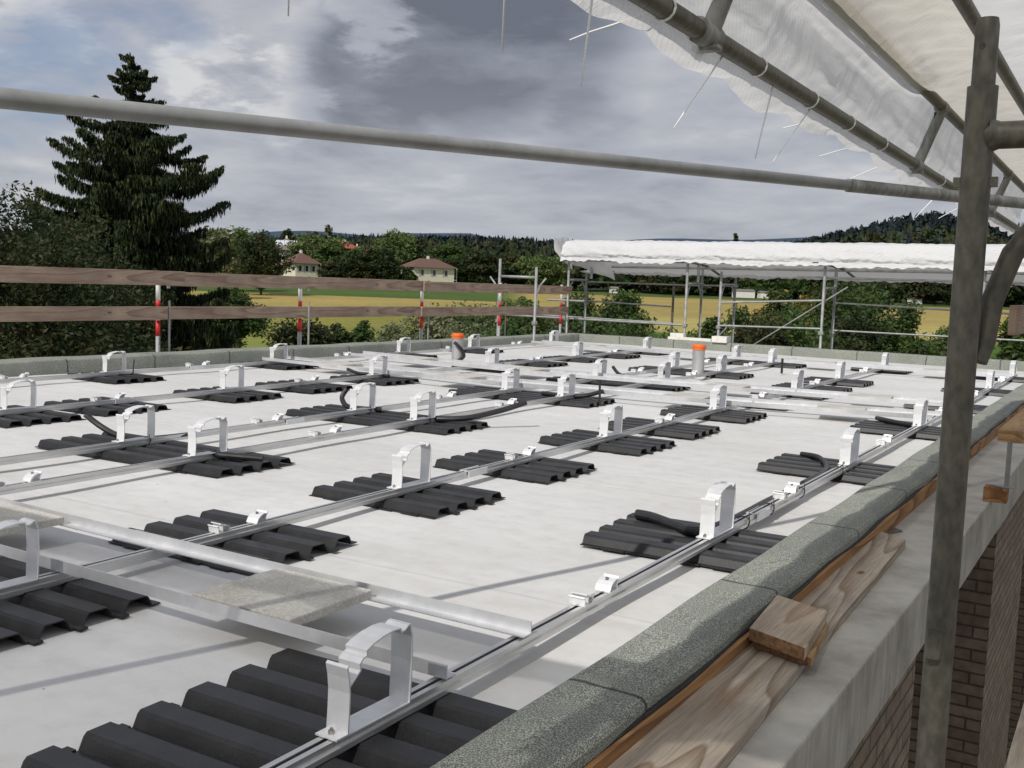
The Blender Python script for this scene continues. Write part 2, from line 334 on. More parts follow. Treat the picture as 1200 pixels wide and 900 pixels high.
# ---------------------------------------------------------------- mounting rails
RX={1:lambda y:-1.44,2:lambda y:-2.96-.01*y,3:lambda y:-4.32-.014*y,4:lambda y:-4.98-.012*y,5:lambda y:-6.60-.023*y,6:lambda y:-8.32-.036*y}
RN={1:'right parapet rail',2:'second rail from the right',3:'right rail of the double pair',4:'left rail of the double pair',5:'rail left of the double pair',6:'left parapet rail'}
RDESC={1:'long aluminium mounting rail nearest the right parapet edge',2:'long aluminium mounting rail, second from the right parapet',3:'long aluminium rail, right one of the close double pair in mid roof',
4:'long aluminium rail, left one of the close double pair in mid roof',5:'long aluminium rail between the double pair and the left parapet rail',6:'long aluminium mounting rail running close along the left parapet'}
def rail_mesh(L):
    mb=MB(); h=.036
    # channel with two lips and an open dark slot, and a small ledge on the right side
    mb.mat(M['alu2']).ribbon([(0,0),(L,0)],.003,-.021,.021)
    mb.v=[(x,y,z-h+.0015) for x,y,z in mb.v]
    for x0,x1 in ((-.021,-.0175),(.0175,.021)): mb.box(x0,x1,0,L,-h+.003,-.003)
    for x0,x1 in ((-.021,-.006),(.006,.021)): mb.box(x0,x1,0,L,-.003,0)
    mb.box(.021,.028,0,L,-.030,-.018); mb.box(-.0265,-.021,0,L,-.034,-.029)
    mb.mat(M['slot']).box(-.0174,.0174,0,L,-h+.003,-h+.006)
    return mb.me('rail')
SPL={1:[4.62,10.1],2:[4.62,9.4],3:[2.55,8.9],4:[5.4,11.5],5:[5.3,11.2],6:[7.7,12.6]}
for r in range(1,7):
    y0=-1.5 if r<4 else (.5 if r<6 else 2.5); y1=16.05 if r<6 else 16.5
    a=Vector((RX[r](y0),y0,0)); b=Vector((RX[r](y1),y1,0)); ang=-math.atan2(b.x-a.x,b.y-a.y)
    o=link('mounting_rail',rail_mesh((b-a).length),None,a,(0,0,ang)); tag(o,RDESC[r],'mounting rail','mounting rails laid along the roof')
    for s in SPL[r]:
        mb=MB().mat(M['alu']); mb.box(-.0285,-.0215,-.09,.09,-.031,.004); mb.box(.0285,.0345,-.09,.09,-.031,.004); mb.box(-.0285,.0345,-.09,-.083,.0012,.0042); mb.mat(M['slot']).box(-.0055,.0055,-.07,.07,-.02,.0015)
        link('splice_connector',mb.me('splice_connector'),o,(0,s-y0,0))
# ---------------------------------------------------------------- arch brackets
def bracket_proto():
    W=.031; mb=MB()
    near=[(-.038,.0035),(.0,.0035),(.003,.06),(.004,.11),(.0,.15),(-.006,.178),(-.001,.183)]
    arch=[(.004,.128),(.038,.158),(.036,.176),(.046,.186),(.060,.190),(.058,.203),(.080,.213),(.115,.222),(.150,.226),(.178,.224),(.182,.212),(.196,.214),(.210,.224)]
    far=[(.214,.226),(.224,.19),(.226,.12),(.224,.06),(.222,.0035),(.262,.0035)]
    mb.ribbon(near,.0042,-W,W); mb.ribbon(arch,.0042,-W,W)
    mb.ribbon(far[:5],.0042,-W,W); mb.ribbon([(.0021,.0025),(.2199,.0025)],.004,-W,W)
    mb.v=[(x,y,z*.87 if z>.006 else z) for x,y,z in mb.v]
    me=mb.me('frame',M['alu'])
    root=empty('arch_bracket'); fr=link('frame',me,root)
    mb=MB().mat(M['bolt']); mb.tube([(0,-.02,.005),(0,-.02,.014)],.0075,6); mb.tube([(0,-.02,.014),(0,-.02,.019)],.004,8)
    link('bolt',mb.me('bolt'),root); return root
BR={1:[1.70,3.97,6.26,8.58,10.8,13.02,15.5],2:[1.78,3.94,6.23,8.37,10.85,12.77,15.5],3:[3.9,5.96,8.22,10.57,12.47,14.71],4:[3.95,6.07,8.30,10.24,12.45,14.97],5:[4.3,6.35,8.44,10.76,13.15,15.75],6:[6.54,8.89,11.43,13.31,16.05]}
ADJ={1:'bright',2:'bright',3:'pale',4:'pale',5:'pale',6:'shaded grey'}
proto=bracket_proto(); first=True
for r,ys in BR.items():
    for i,y in enumerate(ys):
        rz=random.uniform(-.03,.03)
        o=proto if first else copy_tree(proto,(0,0,0)); first=False
        o.location=(RX[r](y),y,.0005); o.rotation_euler=(0,0,rz)
        w=ORD[i]; 
        txt=('nearest' if i==0 else 'farthest' if i==len(ys)-1 else w+' from the front')
        tag(o,f'{ADJ[r]} arch bracket, {txt} on the {RN[r]}','bracket','arch brackets standing on the rails')
# ---------------------------------------------------------------- small clamps
def clamp_mesh(kind):
    W=.028; mb=MB().mat(M['alu'])
    if kind==0:
        mb.ribbon([(-.022,.002),(.030,.002)],.004,-W,W); mb.ribbon([(-.022,.004),(-.024,.026),(-.030,.030)],.004,-W,W)
        mb.ribbon([(-.002,.004),(-.003,.034),(-.014,.037)],.004,-W,W); mb.ribbon([(.030,.004),(.032,.02),(.02,.026),(.001,.030)],.004,-W,W)
    else:
        mb.ribbon([(-.022,.002),(.030,.002)],.004,-W,W); mb.ribbon([(-.024,.004),(-.014,.022),(0,.032),(.018,.038),(.036,.036),(.040,.044)],.0045,-W,W)
        mb.ribbon([(.030,.004),(.026,.02),(.034,.034)],.004,-W,W); mb.mat(M['bolt']).tube([(0,.006,.036),(0,.006,.044)],.006,6)
    return mb.me('panel_clamp')
cm=[clamp_mesh(0),clamp_mesh(1)]
CL={1:[(2.86,3.04),(4.97,5.16),(7.27,7.46),(9.6,9.78),(11.7,11.88),(14.2,14.38)],2:[(2.80,3.0),(5.02,5.22),(7.2,7.4),(9.55,9.75),(11.6,11.8),(14.1,14.3)],
3:[(2.75,2.93),(4.9,5.1),(7.15,7.35),(11.45,11.62),(13.6,13.8)],4:[(5.05,5.25),(7.2,7.4),(11.3,11.5),(13.6,13.8)],5:[(5.05,5.27),(7.32,7.55),(11.9,12.1),(14.4,14.6)],6:[(5.46,5.66),(7.62,7.85),(10.1,10.3),(12.7,12.9),(14.7,14.9)]}
for r,l in CL.items():
    for i,(a,b) in enumerate(l):
        for k,y in enumerate((a,b)):
            o=link('panel_clamp',cm[k],None,(RX[r](y),y,.001),(0,0,random.uniform(-.06,.06)))
            nm='the nearest' if i==0 else 'the farthest' if i==len(l)-1 else 'the '+ORD[i]
            tag(o,f'{"open front" if k==0 else "bolted rear"} clamp of {nm} pair on the {RN[r]}','clamp','small module clamps on the rails')
# ---------------------------------------------------------------- ribbed mats under the rails
def mat_mesh(w,n,seed):
    rr=random.Random(seed); p=.148; prof=[(-.022,0)]
    for k in range(n):
        o=k*p; prof+=[(o,.0),(o+.014,.029),(o+.022,.036),(o+.084,.036),(o+.092,.029),(o+.106,.0)]
    prof+=[(n*p-.038+.03,0)]
    mb=MB(); mb.ribbon(prof,.004,-w/2,w/2)
    D=n*p-.03
    for s in (-1,1):
        for k in range(n-1):
            mb.box(s*w/2-.03*(s<0),s*w/2+.03*(s>0),k*p+.112,k*p+.142,-.001,.006)
    for x in (-.3*w,.12*w,.32*w):
        mb.box(x-.05,x+.05,-.034,-.02,-.001,.005); mb.box(x-.03,x+.05,D+.004,D+.024,-.001,.005)
    me=mb.me('ribbed_mat',M['mat']); return me
mm={('s',4):mat_mesh(.76,4,1),('w',4):mat_mesh(1.5,4,2),('s',6):mat_mesh(.80,6,3)}
MT=[]
for i,y in enumerate(BR[1]): MT.append((RX[1](y)-.10,y+.12,('s',6) if i==0 else ('s',4),f'under the {"nearest" if i==0 else ORD[i]} bracket of the {RN[1]}'))
for i,y in enumerate(BR[2]): MT.append((RX[2](y)-.04,y+.14,('s',4),f'under the {"nearest" if i==0 else ORD[i]} bracket of the {RN[2]}'))
for i,(a,b) in enumerate(CL[2][:5]): MT.append((RX[2](a)-.04,a+.12,('s',4),f'under the {"nearest" if i==0 else ORD[i]} clamp pair of the {RN[2]}'))
for i,y in enumerate(BR[4]): MT.append((-4.78-.01*y,y+.13,('w',4),f'spanning the double rails at their {"nearest" if i==0 else ORD[i]} brackets'))
for i,y in enumerate(BR[5]): MT.append((RX[5](y)-.04,y+.1,('s',4),f'under the {"nearest" if i==0 else ORD[i]} bracket of the {RN[5]}'))
for i,(a,b) in enumerate(CL[5]): MT.append((RX[5](a)-.06,a+.14,('s',4),f'under the {"nearest" if i==0 else ORD[i]} clamp pair of the {RN[5]}'))
for i,y in enumerate(BR[6][:4]): MT.append((RX[6](y)+.0,y+.12,('s',4),f'under the {"nearest" if i==0 else ORD[i]} bracket of the {RN[6]}'))
for x,y,k,d in MT:
    n=k[1]; o=link('ribbed_mat',mm[k],None,(x,y-(n*.148-.038)/2+( -.12 if n==6 else 0),Z0+.008),(0,0,random.uniform(-.025,.025)))
    tag(o,('wide ' if k[0]=='w' else 'large ' if n==6 else '')+'black ribbed sheet '+d,'ribbed mat','black ribbed sheets laid under the rails')
# ---------------------------------------------------------------- cross angle profiles with ballast slabs
def angle(name,p,q,flip,label):
    a=Vector(p);b=Vector(q);L=(b-a).length; ang=math.atan2(b.y-a.y,b.x-a.x)
    mb=MB(); s=-1 if flip else 1
    mb.box(0,L,-.002,.002,0.001,.038); mb.box(0,L,(.002 if s>0 else -.042),(.042 if s>0 else -.002),.001,.0045)
    o=link(name,mb.me(name,M['alu3']),None,(a.x,a.y,.001),(0,0,ang)); tag(o,label,'angle profile','aluminium angle profiles laid across the rails'); return o
def pair(segs,gap,where):
    for i,(x0,y0,x1,y1) in enumerate(segs):
        dz=.004*(i%2); pos=['left','middle','right'][i] if len(segs)==3 else ['left','right'][i]
        for nm,off,fl in (('rear',0,True),('front',-gap,False)):
            o=angle('angle_profile',(x0,y0+off,0),(x1,y1+off,0),fl,f'{pos} piece of the {nm} angle profile in the {where}'); o.location.z+=dz
            o.location.y+=(-.0045 if i%2 else 0)
pair([(-5.0,2.56,-2.86,2.515),(-3.12,2.52,-1.415,2.51)],.42,'nearest cross pair')
pair([(-8.75,9.25,-5.3,8.98),(-5.5,8.98,-2.95,9.15),(-3.15,9.14,-1.41,9.50)],.40,'cross pair in mid roof')
pair([(-8.8,10.75,-5.25,10.38),(-5.45,10.38,-2.95,10.50),(-3.2,10.50,-1.41,10.75)],.40,'cross pair just behind the mid one')
pair([(-8.9,15.75,-5.1,15.2),(-5.3,15.2,-3.0,15.28),(-3.2,15.28,-1.41,15.3)],.38,'farthest cross pair')
PR={0:[(-5.0,2.56,-2.86,2.515),(-3.12,2.52,-1.415,2.51)],1:[(-8.75,9.25,-5.3,8.98),(-5.5,8.98,-2.95,9.15),(-3.15,9.14,-1.41,9.50)],2:[(-8.8,10.75,-5.25,10.38),(-5.45,10.38,-2.95,10.50),(-3.2,10.50,-1.41,10.75)],3:[(-8.9,15.75,-5.1,15.2),(-5.3,15.2,-3.0,15.28),(-3.2,15.28,-1.41,15.3)]}
slab=[]
for x,k,d in [(-2.175,0,'in the nearest angle profiles behind the front bracket'),(-3.71,0,'in the nearest angle profiles, cut off at left'),(-2.16,1,'in the mid cross pair by the right rail'),(-3.5,1,'in the mid cross pair left of second rail'),(-5.95,1,'in the mid cross pair left of double rails'),(-7.7,1,'in the mid cross pair near left parapet'),
 (-2.2,2,'in the rear mid pair by the right rail'),(-3.6,2,'in the rear mid pair left of second rail'),(-6.0,2,'in the rear mid pair left of double rails'),(-7.7,2,'in the rear mid pair near left parapet'),(-2.3,3,'in the farthest pair by the right rail'),(-3.9,3,'in the farthest pair left of second rail'),(-6.0,3,'in the farthest pair left of double rails'),(-7.8,3,'in the farthest pair near left parapet')]:
    for x0,y0,x1,y1 in PR[k]:
        if x0<=x-.2 and x+.2<=x1: break
    m_=(y1-y0)/(x1-x0); g={0:.42,3:.38}.get(k,.40); slab.append((x,y0+m_*(x-x0)-g/2-.003,math.atan(m_),d))
sm=MB().box(-.2,.2,-.181,.181,0,.0305).me('ballast_slab',M['paver'])
for x,y,rz,d in slab:
    o=link('ballast_slab',sm,None,(x,y,.0075),(0,0,rz)); bev(o,.004,2); tag(o,'grey square concrete slab '+d,'paving slab','concrete ballast slabs')
# ---------------------------------------------------------------- vent pipes
def vent(x,y,h,label,r=.075):
    e=empty('vent_pipe',(x,y,Z0))
    link('pipe_body',MB().tube([(0,0,0),(0,0,h)],r,28).me('pipe_body',M['steelpipe'],True),e); smooth_sharp(e.children[0].data)
    mb=MB().tube([(0,0,h-.035),(0,0,h+.004),(0,0,h+.03)],[r+.006,r+.008,r+.003],28); mb.tube([(0,0,h-.005),(0,0,h+.008)],r+.013,28)
    c=link('orange_cap',mb.me('orange_cap',M['pvc'],True),e); smooth_sharp(c.data)
    link('pipe_collar',MB().tube([(0,0,0),(0,0,.006),(0,0,.03)],[r+.05,r+.045,r+.004],28).me('pipe_collar',M['membrane'],True),e)
    return tag(e,label,'vent pipe','capped vent pipes')
vent(-4.62,12.1,.385,'grey vent pipe with orange cap standing right of centre, nearest the back parapet')
vent(-7.66,11.3,.37,'grey vent pipe with orange cap and black hose round it, near left parapet')
def hose(pts,r,label,grp='black hoses and cables on the roof',n=10,sub=6,mat='hose'):
    P=[Vector(p) for p in pts]; out=[]
    for i in range(len(P)-1):
        p0=P[max(0,i-1)];p1=P[i];p2=P[i+1];p3=P[min(len(P)-1,i+2)]
        for k in range(sub):
            t=k/sub; out.append(.5*((2*p1)+(p2-p0)*t+(2*p0-5*p1+4*p2-p3)*t*t+(3*p1-p0-3*p2+p3)*t**3))
    out.append(P[-1]); a=P[0]
    o=link('cable_hose',MB().tube([q-a for q in out],r,n).me('cable_hose',M[mat],True),None,a); smooth_sharp(o.data); return tag(o,label,'hose',grp)
zb=Z0+.055
hose([(-7.63,11.18,.21),(-7.545,11.22,.12),(-7.56,11.3,.02),(-7.62,11.17,-.05),(-7.75,11.15,-.055),(-8.0,11.3,-.055)],.022,'thick black hose wound round the left vent pipe')
hose([(-1.88,4.26,-.018),(-1.80,4.24,-.016),(-1.66,4.16,-.016),(-1.54,4.12,-.018),(-1.482,4.35,-.014),(-1.478,4.9,-.012),(-1.478,5.3,-.02)],.022,'thick black hose curving behind the second bracket beside the right parapet')
hose([(-1.79,6.6,-.020),(-1.66,6.5,-.012),(-1.53,6.2,-.008),(-1.478,5.9,-.008),(-1.476,5.5,-.008)],.016,'thin black hose curving left of the third bracket beside right parapet')
hose([(-1.83,9.0,-.014),(-1.7,8.85,-.012),(-1.56,8.75,-.012),(-1.48,8.75,-.008),(-1.475,9.2,-.008)],.02,'black hose on the mat left of the fourth right hand bracket')
hose([(-5.52,4.08,.10),(-5.42,4.12,.03),(-5.28,4.14,-.012),(-5.08,4.18,-.014),(-5.02,4.45,-.014)],.018,'black hose end sticking up left of the first double rail brackets')
hose([(-4.12,4.18,-.02),(-4.25,4.10,-.012),(-4.36,4.05,-.008),(-4.5,4.1,-.02)],.018,'black hose end on the mat right of the first double rail brackets')
hose([(-5.35,6.34,.115),(-5.36,6.30,.05),(-5.27,6.26,-.006),(-5.12,6.27,-.012),(-5.0,6.35,-.014)],.02,'black hose bent upright left of the second double rail brackets')
hose([(-4.60,6.2,-.014),(-4.42,6.2,-.012),(-4.2,6.32,.0),(-4.02,6.52,.055),(-3.88,6.66,.12)],.021,'long black hose rising to the right from the second double brackets')
hose([(-4.75,8.45,-.014),(-4.55,8.42,-.014),(-4.35,8.5,-.01),(-4.2,8.62,.04)],.02,'black hose lying on the mat at the third double rail brackets')
hose([(-5.25,11.0,.07),(-5.15,10.95,.0),(-5.0,10.9,-.03),(-4.8,10.8,-.03)],.02,'black hose end sticking up in front of the far vent pipe')
hose([(-7.25,8.6,.02),(-7.1,8.6,-.012),(-6.9,8.62,-.012),(-6.7,8.62,-.014)],.018,'black hose on the mat of the rail left of the double pair')
hose([(-8.9,9.1,-.012),(-8.6,9.12,-.008),(-8.2,9.1,-.012)],.02,'black hose lying across a mat by the left parapet')
hose([(-8.35,6.72,.13),(-8.352,6.71,.05),(-8.36,6.70,-.01),(-8.5,6.66,-.02)],.006,'thin black cable standing up by the first left parapet bracket')
hose([(-4.10,8.35,-.06),(-4.105,8.35,.06),(-4.11,8.35,.17)],.011,'short black rod standing upright in front of the second rail')
hose([(-4.02,13.6,-.06),(-4.02,13.6,.06),(-4.02,13.6,.14)],.016,'black rod standing upright near the back parapet')
def tie(x,y,i,label,r=.028):
    pts=[(x+r*math.cos(a)*1.1,y+.012*math.sin(a*2),-.02+r*math.sin(a)) for a in np.linspace(0,2*math.pi,16)]+[(x+.03,y-.01,.03)]
    a=Vector(pts[0]); o=link('cable_tie',MB().tube([Vector(p)-a for p in pts],.0028,6).me('cable_tie',M['hose'],True),None,a); tag(o,label,'cable tie','black cable ties round the rails')
for i,(r,y,l) in enumerate([(1,4.42,'in front of the rail splice'),(1,4.78,'just past the rail splice'),(1,5.3,'behind the front clamp pair'),(1,6.1,'before the third bracket'),(3,4.08,'nearest bracket'),(4,4.14,'nearest bracket'),(3,6.13,'second bracket'),(4,6.25,'second bracket')]):
    tie(RX[r](y),y,i,f'black cable tie round the {RN[r]}, {l}')
# ---------------------------------------------------------------- guard rail along the left parapet
gposts=[(8.12,.97,'nearest'),(10.48,.93,'second'),(13.24,.96,'third'),(15.56,1.0,'fourth'),(17.82,1.0,'farthest')]
for y,h,w in gposts:
    x=-9.68; e=empty('guard_post',(x,y,-1.0))
    T=lambda a,b,r,m,nm,dx=0,dy=0: link(nm,MB().tube([(dx,dy,a+1),(dx,dy,b+1)],r,14).me(nm,M[m],True),e)
    T(-1,.25,.026,'galv_far','lower_tube'); T(.251,.43,.0265,'post_red','red_band'); T(.431,.58,.0262,'post_white','white_band'); T(.581,.66,.0265,'post_red','red_band'); T(.661,h,.0262,'post_white','white_band')
    T(h,h+.015,.03,'galv_far','post_cap')
    mb=MB().mat(M['galv_far']); mb.tube([(.05,.12,.15),(.05,.12,1.66)],.013,8); mb.box(.0,.06,.108,.132,1.95,1.958); mb.box(.035,.043,.11,.13,1.42,1.6); mb.box(.03,.04,.10,.14,1.8,2.0); mb.box(.02,.06,-.02,.13,1.05,1.06)
    link('board_holder',mb.me('board_holder'),e); tag(e,f'red and white guard rail post on the left parapet, {w} to the camera','guard post','red and white guard posts along the left parapet')
def board(y0,y1,z0,z1,x,dz,label,mat='board',th=.03):
    L=y1-y0; a=math.atan2(dz,L); me=MB().box(-th/2,th/2,0,L,0,z1-z0).me('guard_board',M[mat])
    o=link('guard_board',me,None,(x,y0,z0),(a,0,0)); bev(o,.003,1); tag(o,label,'board','wooden guard boards')
board(3.6,8.45,.825,.99,-9.62,.01,'upper guard board, nearest length on the left side'); board(8.25,13.4,.828,.992,-9.655,.0,'upper guard board, middle length on the left side'); board(13.2,18.12,.825,.985,-9.62,.0,'upper guard board, far length ending beside the scaffold')
board(3.6,8.2,.44,.592,-9.62,.0,'lower guard board, nearest length on the left side'); board(8.05,13.3,.442,.59,-9.655,.0,'lower guard board, middle length on the left side'); board(13.15,18.0,.435,.588,-9.62,.0,'lower guard board, far length ending beside the scaffold')
# ---------------------------------------------------------------- far scaffold behind the back parapet
def tubeobj(name,pts,r,mat,label,cat,grp,n=12):
    a=Vector(pts[0]); o=link(name,MB().tube([Vector(p)-a for p in pts],r,n).me(name,M[mat],True),None,a); smooth_sharp(o.data); return tag(o,label,cat,grp)
def sframe(x,y0,y1,top0,top1,label,rot=0):
    e=empty('frame_scaffolding',(x,y0,-6.3)); g='galv_far'; zz=6.3; L=y1-y0
    for nm,dy,tp in (('front_post',0,top0),('rear_post',L,top1)):
        o=link(nm,MB().tube([(0,dy,0),(0,dy,tp+zz)],.0242,12).me(nm,M[g],True),e)
        link('coupler',MB().box(-.04,.04,dy-.035,dy+.035,.30+zz,.36+zz).me('coupler',M[g]),e)
    link('transom',MB().tube([(0,0,1.12+zz),(0,L,1.12+zz)],.0242,12).me('transom',M[g],True),e)
    for nm,a,b in (('gusset',0,1),('gusset',L,-1)):
        link(nm,MB().tube([(0,a,.72+zz),(0,a+b*.03,.86+zz),(0,a+b*.10,1.0+zz),(0,a+b*.20,1.11+zz)],.016,10).me(nm,M[g],True),e)
    e.rotation_euler=(0,0,rot); tag(e,label,'scaffold frame','scaffold frames behind the back parapet'); return e
sframe(-9.86,18.42,19.2,1.5,1.27,'scaffold frame at the left end of the white canopy')
sframe(-7.34,18.42,19.2,1.5,1.48,'scaffold frame under the canopy left of the orange vent pipe')
sframe(-6.72,18.55,19.35,1.36,1.30,'scaffold frame close beside another behind the orange capped vent pipe')
sframe(-4.79,18.42,19.2,1.55,1.28,'scaffold frame standing right of centre below the canopy')
sframe(-2.22,18.42,19.2,1.58,1.3,'scaffold frame seen just past the big near pole')
sframe(-9.82,15.75,15.0,1.43,1.3,'taller scaffold frame beyond the left guard boards',math.pi/2)
tubeobj('scaffold_post',[(-7.95,19.2,-6.3),(-7.92,19.2,1.15)],.0242,'galv_old','dark rusty scaffold post left of the vent pipe','scaffold post','scaffold tubes of the far scaffold')
LG='scaffold tubes of the far scaffold'
for i,(p,q,r,l) in enumerate([((-11.9,18.46,.345),(-7.38,18.46,.335),.021,'lower left guard tube in front of bushes'),((-11.3,19.16,.36),(-7.9,19.16,.335),.017,'thin rear guard tube left of the dark post'),
 ((-10.35,18.46,.70),(-9.5,18.46,.70),.021,'short tube left of the canopy end frame'),((-9.83,19.16,.70),(-7.95,19.16,.66),.017,'upper thin tube crossing the wheat field'),
 ((-9.83,19.16,1.09),(-7.32,19.16,1.09),.017,'top thin tube just below the canopy at left'),((-7.3,19.16,1.1),(-6.6,19.16,1.1),.017,'short top tube between the close frames'),
 ((-6.68,18.5,.79),(-4.8,18.5,.90),.019,'middle tube right of the vent pipe'),((-6.68,18.5,.36),(-4.8,18.5,.40),.019,'lower tube right of the vent pipe'),
 ((-4.76,19.16,.86),(-1.1,19.16,.78),.017,'upper thin tube behind the near pole'),((-4.76,19.16,.36),(-1.1,19.16,.36),.017,'lower thin tube behind the near pole'),
 ((-6.3,18.5,-.15),(-4.4,18.5,1.15),.012,'diagonal brace in front of the bushes right'),((-7.2,19.1,-.2),(-6.72,19.1,.35),.015,'short diagonal brace beside the close frames'),
 ((-10.0,18.32,1.50),(-1.0,18.32,1.56),.0242,'long canopy edge tube along the back'),((-9.6,18.85,1.40),(-1.0,18.85,1.47),.0242,'long tube under the canopy behind its edge'),((-5.3,18.5,1.30),(-1.0,18.5,1.30),.02,'long pale tube under the right part of the canopy')]):
    tubeobj('scaffold_tube',[p,q],r,'galv_far' if i!=2 else 'galv_far',f'{"diagonal" if "diagonal" in l else "horizontal"} scaffold tube, {l.replace("diagonal ","")}','scaffold tube',LG)
for i,x in enumerate((-9.42,-7.17,-4.62,-2.1)):
    tubeobj('canopy_strut',[(x-.1,18.3,1.52),(x+.05,18.85,1.46),(x+.32,19.35,1.18)],.022,'galv_old',f'dark canopy strut, {ORD[i]} from the left under the white canopy','canopy strut','struts under the far canopy')
    tubeobj('canopy_post',[(x-.02,18.6,1.15),(x-.02,18.6,1.56)],.028,'galv_far',f'short canopy post, {ORD[i]} from the left under the white canopy','canopy post','short posts under the far canopy')
    if i in(1,2):
        mb=MB().mat(M['slot']); mb.box(-.05,.05,-.03,.03,-.03,.03); mb.tube([(-.1,0,.03),(.1,0,-.02)],.02,8); o=link('pipe_coupler',mb.me('pipe_coupler'),None,(x-.3,18.28,1.53)); tag(o,f'dark pipe coupler on the canopy edge, {"left" if i==1 else "right"} one','coupler','couplers on the canopy edge')
def sheet(name,secf,s0,s1,ns,mat,label,along,amp,seed,sub=1):
    r=np.random.default_rng(seed); ph=r.uniform(0,6,12); v=[];nsec=None
    for i in range(ns+1):
        s=s0+(s1-s0)*i/ns; sec=secf(s); nsec=len(sec)
        for j,(a,b,k) in enumerate(sec):
            w=k*amp*(math.sin(s*3.1+ph[0]+j*.8)+.7*math.sin(s*7.3+ph[1]-j*.55)+.5*math.sin(s*13.7+ph[2]+j*1.3)+.4*math.sin(s*23+ph[3]+j*.5)+.55*math.sin(s*37+ph[6]-j*1.1+2*math.sin(s*2.1)))
            w2=k*amp*.6*(math.sin(s*5.3+ph[4]+j*1.7)+.6*math.sin(s*17+ph[5]+j))
            v.append((s,a+w2,b+w) if along=='x' else (a+w2,s,b+w))
    f=[]
    for i in range(ns):
        for j in range(nsec-1): f.append((i*nsec+j,i*nsec+j+1,(i+1)*nsec+j+1,(i+1)*nsec+j))
    o=link(name,mesh(name,v,f,mat if isinstance(mat,list) else [mat],None,True)); return o
def subdiv(sec,n):
    out=[]
    for i in range(len(sec)-1):
        for k in range(n):
            t=k/n; out.append(tuple(sec[i][c]*(1-t)+sec[i+1][c]*t for c in range(3)))
    out.append(sec[-1]); return out
def farsec(s):
    e=abs(math.sin(s*1.23+.5))*.035
    return subdiv([(18.20,1.44+.04+e*.3,1.2),(18.26,1.56,.6),(18.22,1.62,1),(18.3,1.78,1),(18.40,1.875,.25),(18.9,1.93,.4),(19.5,1.80,.5),(19.62,1.5,.6),(19.3,1.27,1),(18.9,1.30,.8)],4)
o=sheet('canopy_sheet',farsec,-9.95,-.2,620,M['tarp_far'],'', 'x',.013,5); o.name='scaffold_canopy'; tag(o,'long white plastic sheeting canopy over the far scaffold behind the roof','canopy')
# turned-up left corner of the sheeting
mb=MB()
vv=[];
for i in range(13):
    for j in range(9):
        a=i/12;b=j/8; vv.append((-9.93-.20*math.sin(a*1.8)*(1-b*.5)-.02*math.sin(b*9+a*5),18.22+b*.5,1.50+.02*math.sin(a*9+b*7)+a*.45-b*.18*(1-a)+.05*math.sin(a*3.14)*b))
ff=[(i*9+j,i*9+j+1,(i+1)*9+j+1,(i+1)*9+j) for i in range(12) for j in range(8)]
link('turned_up_corner',mesh('turned_up_corner',vv,ff,M['tarp_far'],None,True),o)
vv=[];  # sagging left end flap
for i in range(15):
    for j in range(9):
        a=i/14;b=j/8; vv.append((-9.95+a*1.0,18.40+b*.25+.02*math.sin(a*12+b*3),1.50-b*(.06+.30*a)+.012*math.sin(a*11+b*5)))
ff=[(i*9+j,i*9+j+1,(i+1)*9+j+1,(i+1)*9+j) for i in range(14) for j in range(8)]
link('hanging_end_flap',mesh('hanging_end_flap',vv,ff,M['tarp_far'],None,True),o)
# near-end canopy over the scaffold on which the photographer stands
def nearsec(s): return subdiv([(-2.1,1.3,1),(-1.9,1.75,1),(-.6,2.0,.5),(.50,1.9,.5),(.62,1.60,1)],4)
o=sheet('rear_canopy',nearsec,-9.9,.7,300,M['net'],'', 'x',.012,9); tag(o,'white sheeting canopy over the scaffold at the near end, behind the viewpoint','canopy')
# ---------------------------------------------------------------- near scaffold on the right
def T1(y): return Vector((-.958,y,1.618))
o=tubeobj('canopy_edge_tube',[(-.958,-.2,1.618),(-.958,4.0,1.618),(-.958,9.8,1.618)],.0242,'galv_old','lower edge tube of the big canopy overhead at upper right','scaffold tube','tubes carrying the overhead canopy',18)
for y in (2.35,3.05,3.62,4.15,4.75,6.3,7.2): 
    link('sheet_tie',MB().tube([(.027*math.cos(a),y*.93+.2+.003*math.sin(a),.027*math.sin(a)) for a in np.linspace(0,6.28,14)],.003,5).me('sheet_tie',M['strap'],True),o)
tubeobj('canopy_ridge_tube',[(-.865,-.2,1.884),(-.865,9.9,1.884)],.0242,'galv_old','upper edge tube of the big canopy, half hidden by sheeting','scaffold tube','tubes carrying the overhead canopy',16)
tubeobj('canopy_inner_tube',[(-.558,.3,1.93),(-.558,9.9,1.93)],.0242,'galv_old','inner tube crossing the overhead canopy behind the near pole','scaffold tube','tubes carrying the overhead canopy',16)
for i,y in enumerate((2.46,5.2,8.0)):
    e=empty('canopy_bracket',(-.958,y,1.618))
    dx,dz=(.093,.25); rr=.0242
    link('strut',MB().tube([(.004,.0,.01),(dx,0,dz)],rr,16).me('strut',M['galv'],True),e)
    mb=MB().mat(M['galv']); mb.tube([(0,-.075,0),(0,.035,0)],.031,16); mb.tube([(0,.035,0),(0,.09,-.004)],.016,10); mb.box(-.035,.03,-.02,.02,-.036,-.024)
    link('coupler',mb.me('coupler',None,True),e); smooth_sharp(e.children[1].data)
    mb=MB().mat(M['galv']); mb.tube([(dx,-.04,dz+.01),(dx,.04,dz+.01)],.031,16); mb.mat(M['slot']).box(dx-.03,dx-.02,-.02,.03,dz-.06,dz-.01)
    link('coupler',mb.me('coupler',None,True),e)
    tag(e,f'steel bracket strut on the overhead canopy edge tube, {["nearest one at the top","middle one","farthest one beside the pole"][i]}','bracket','brackets of the overhead canopy')
def K2(s): return 1/(1+math.exp((4.8-s)*9))                                   # the sheet passes below the upper tube here, above it farther on
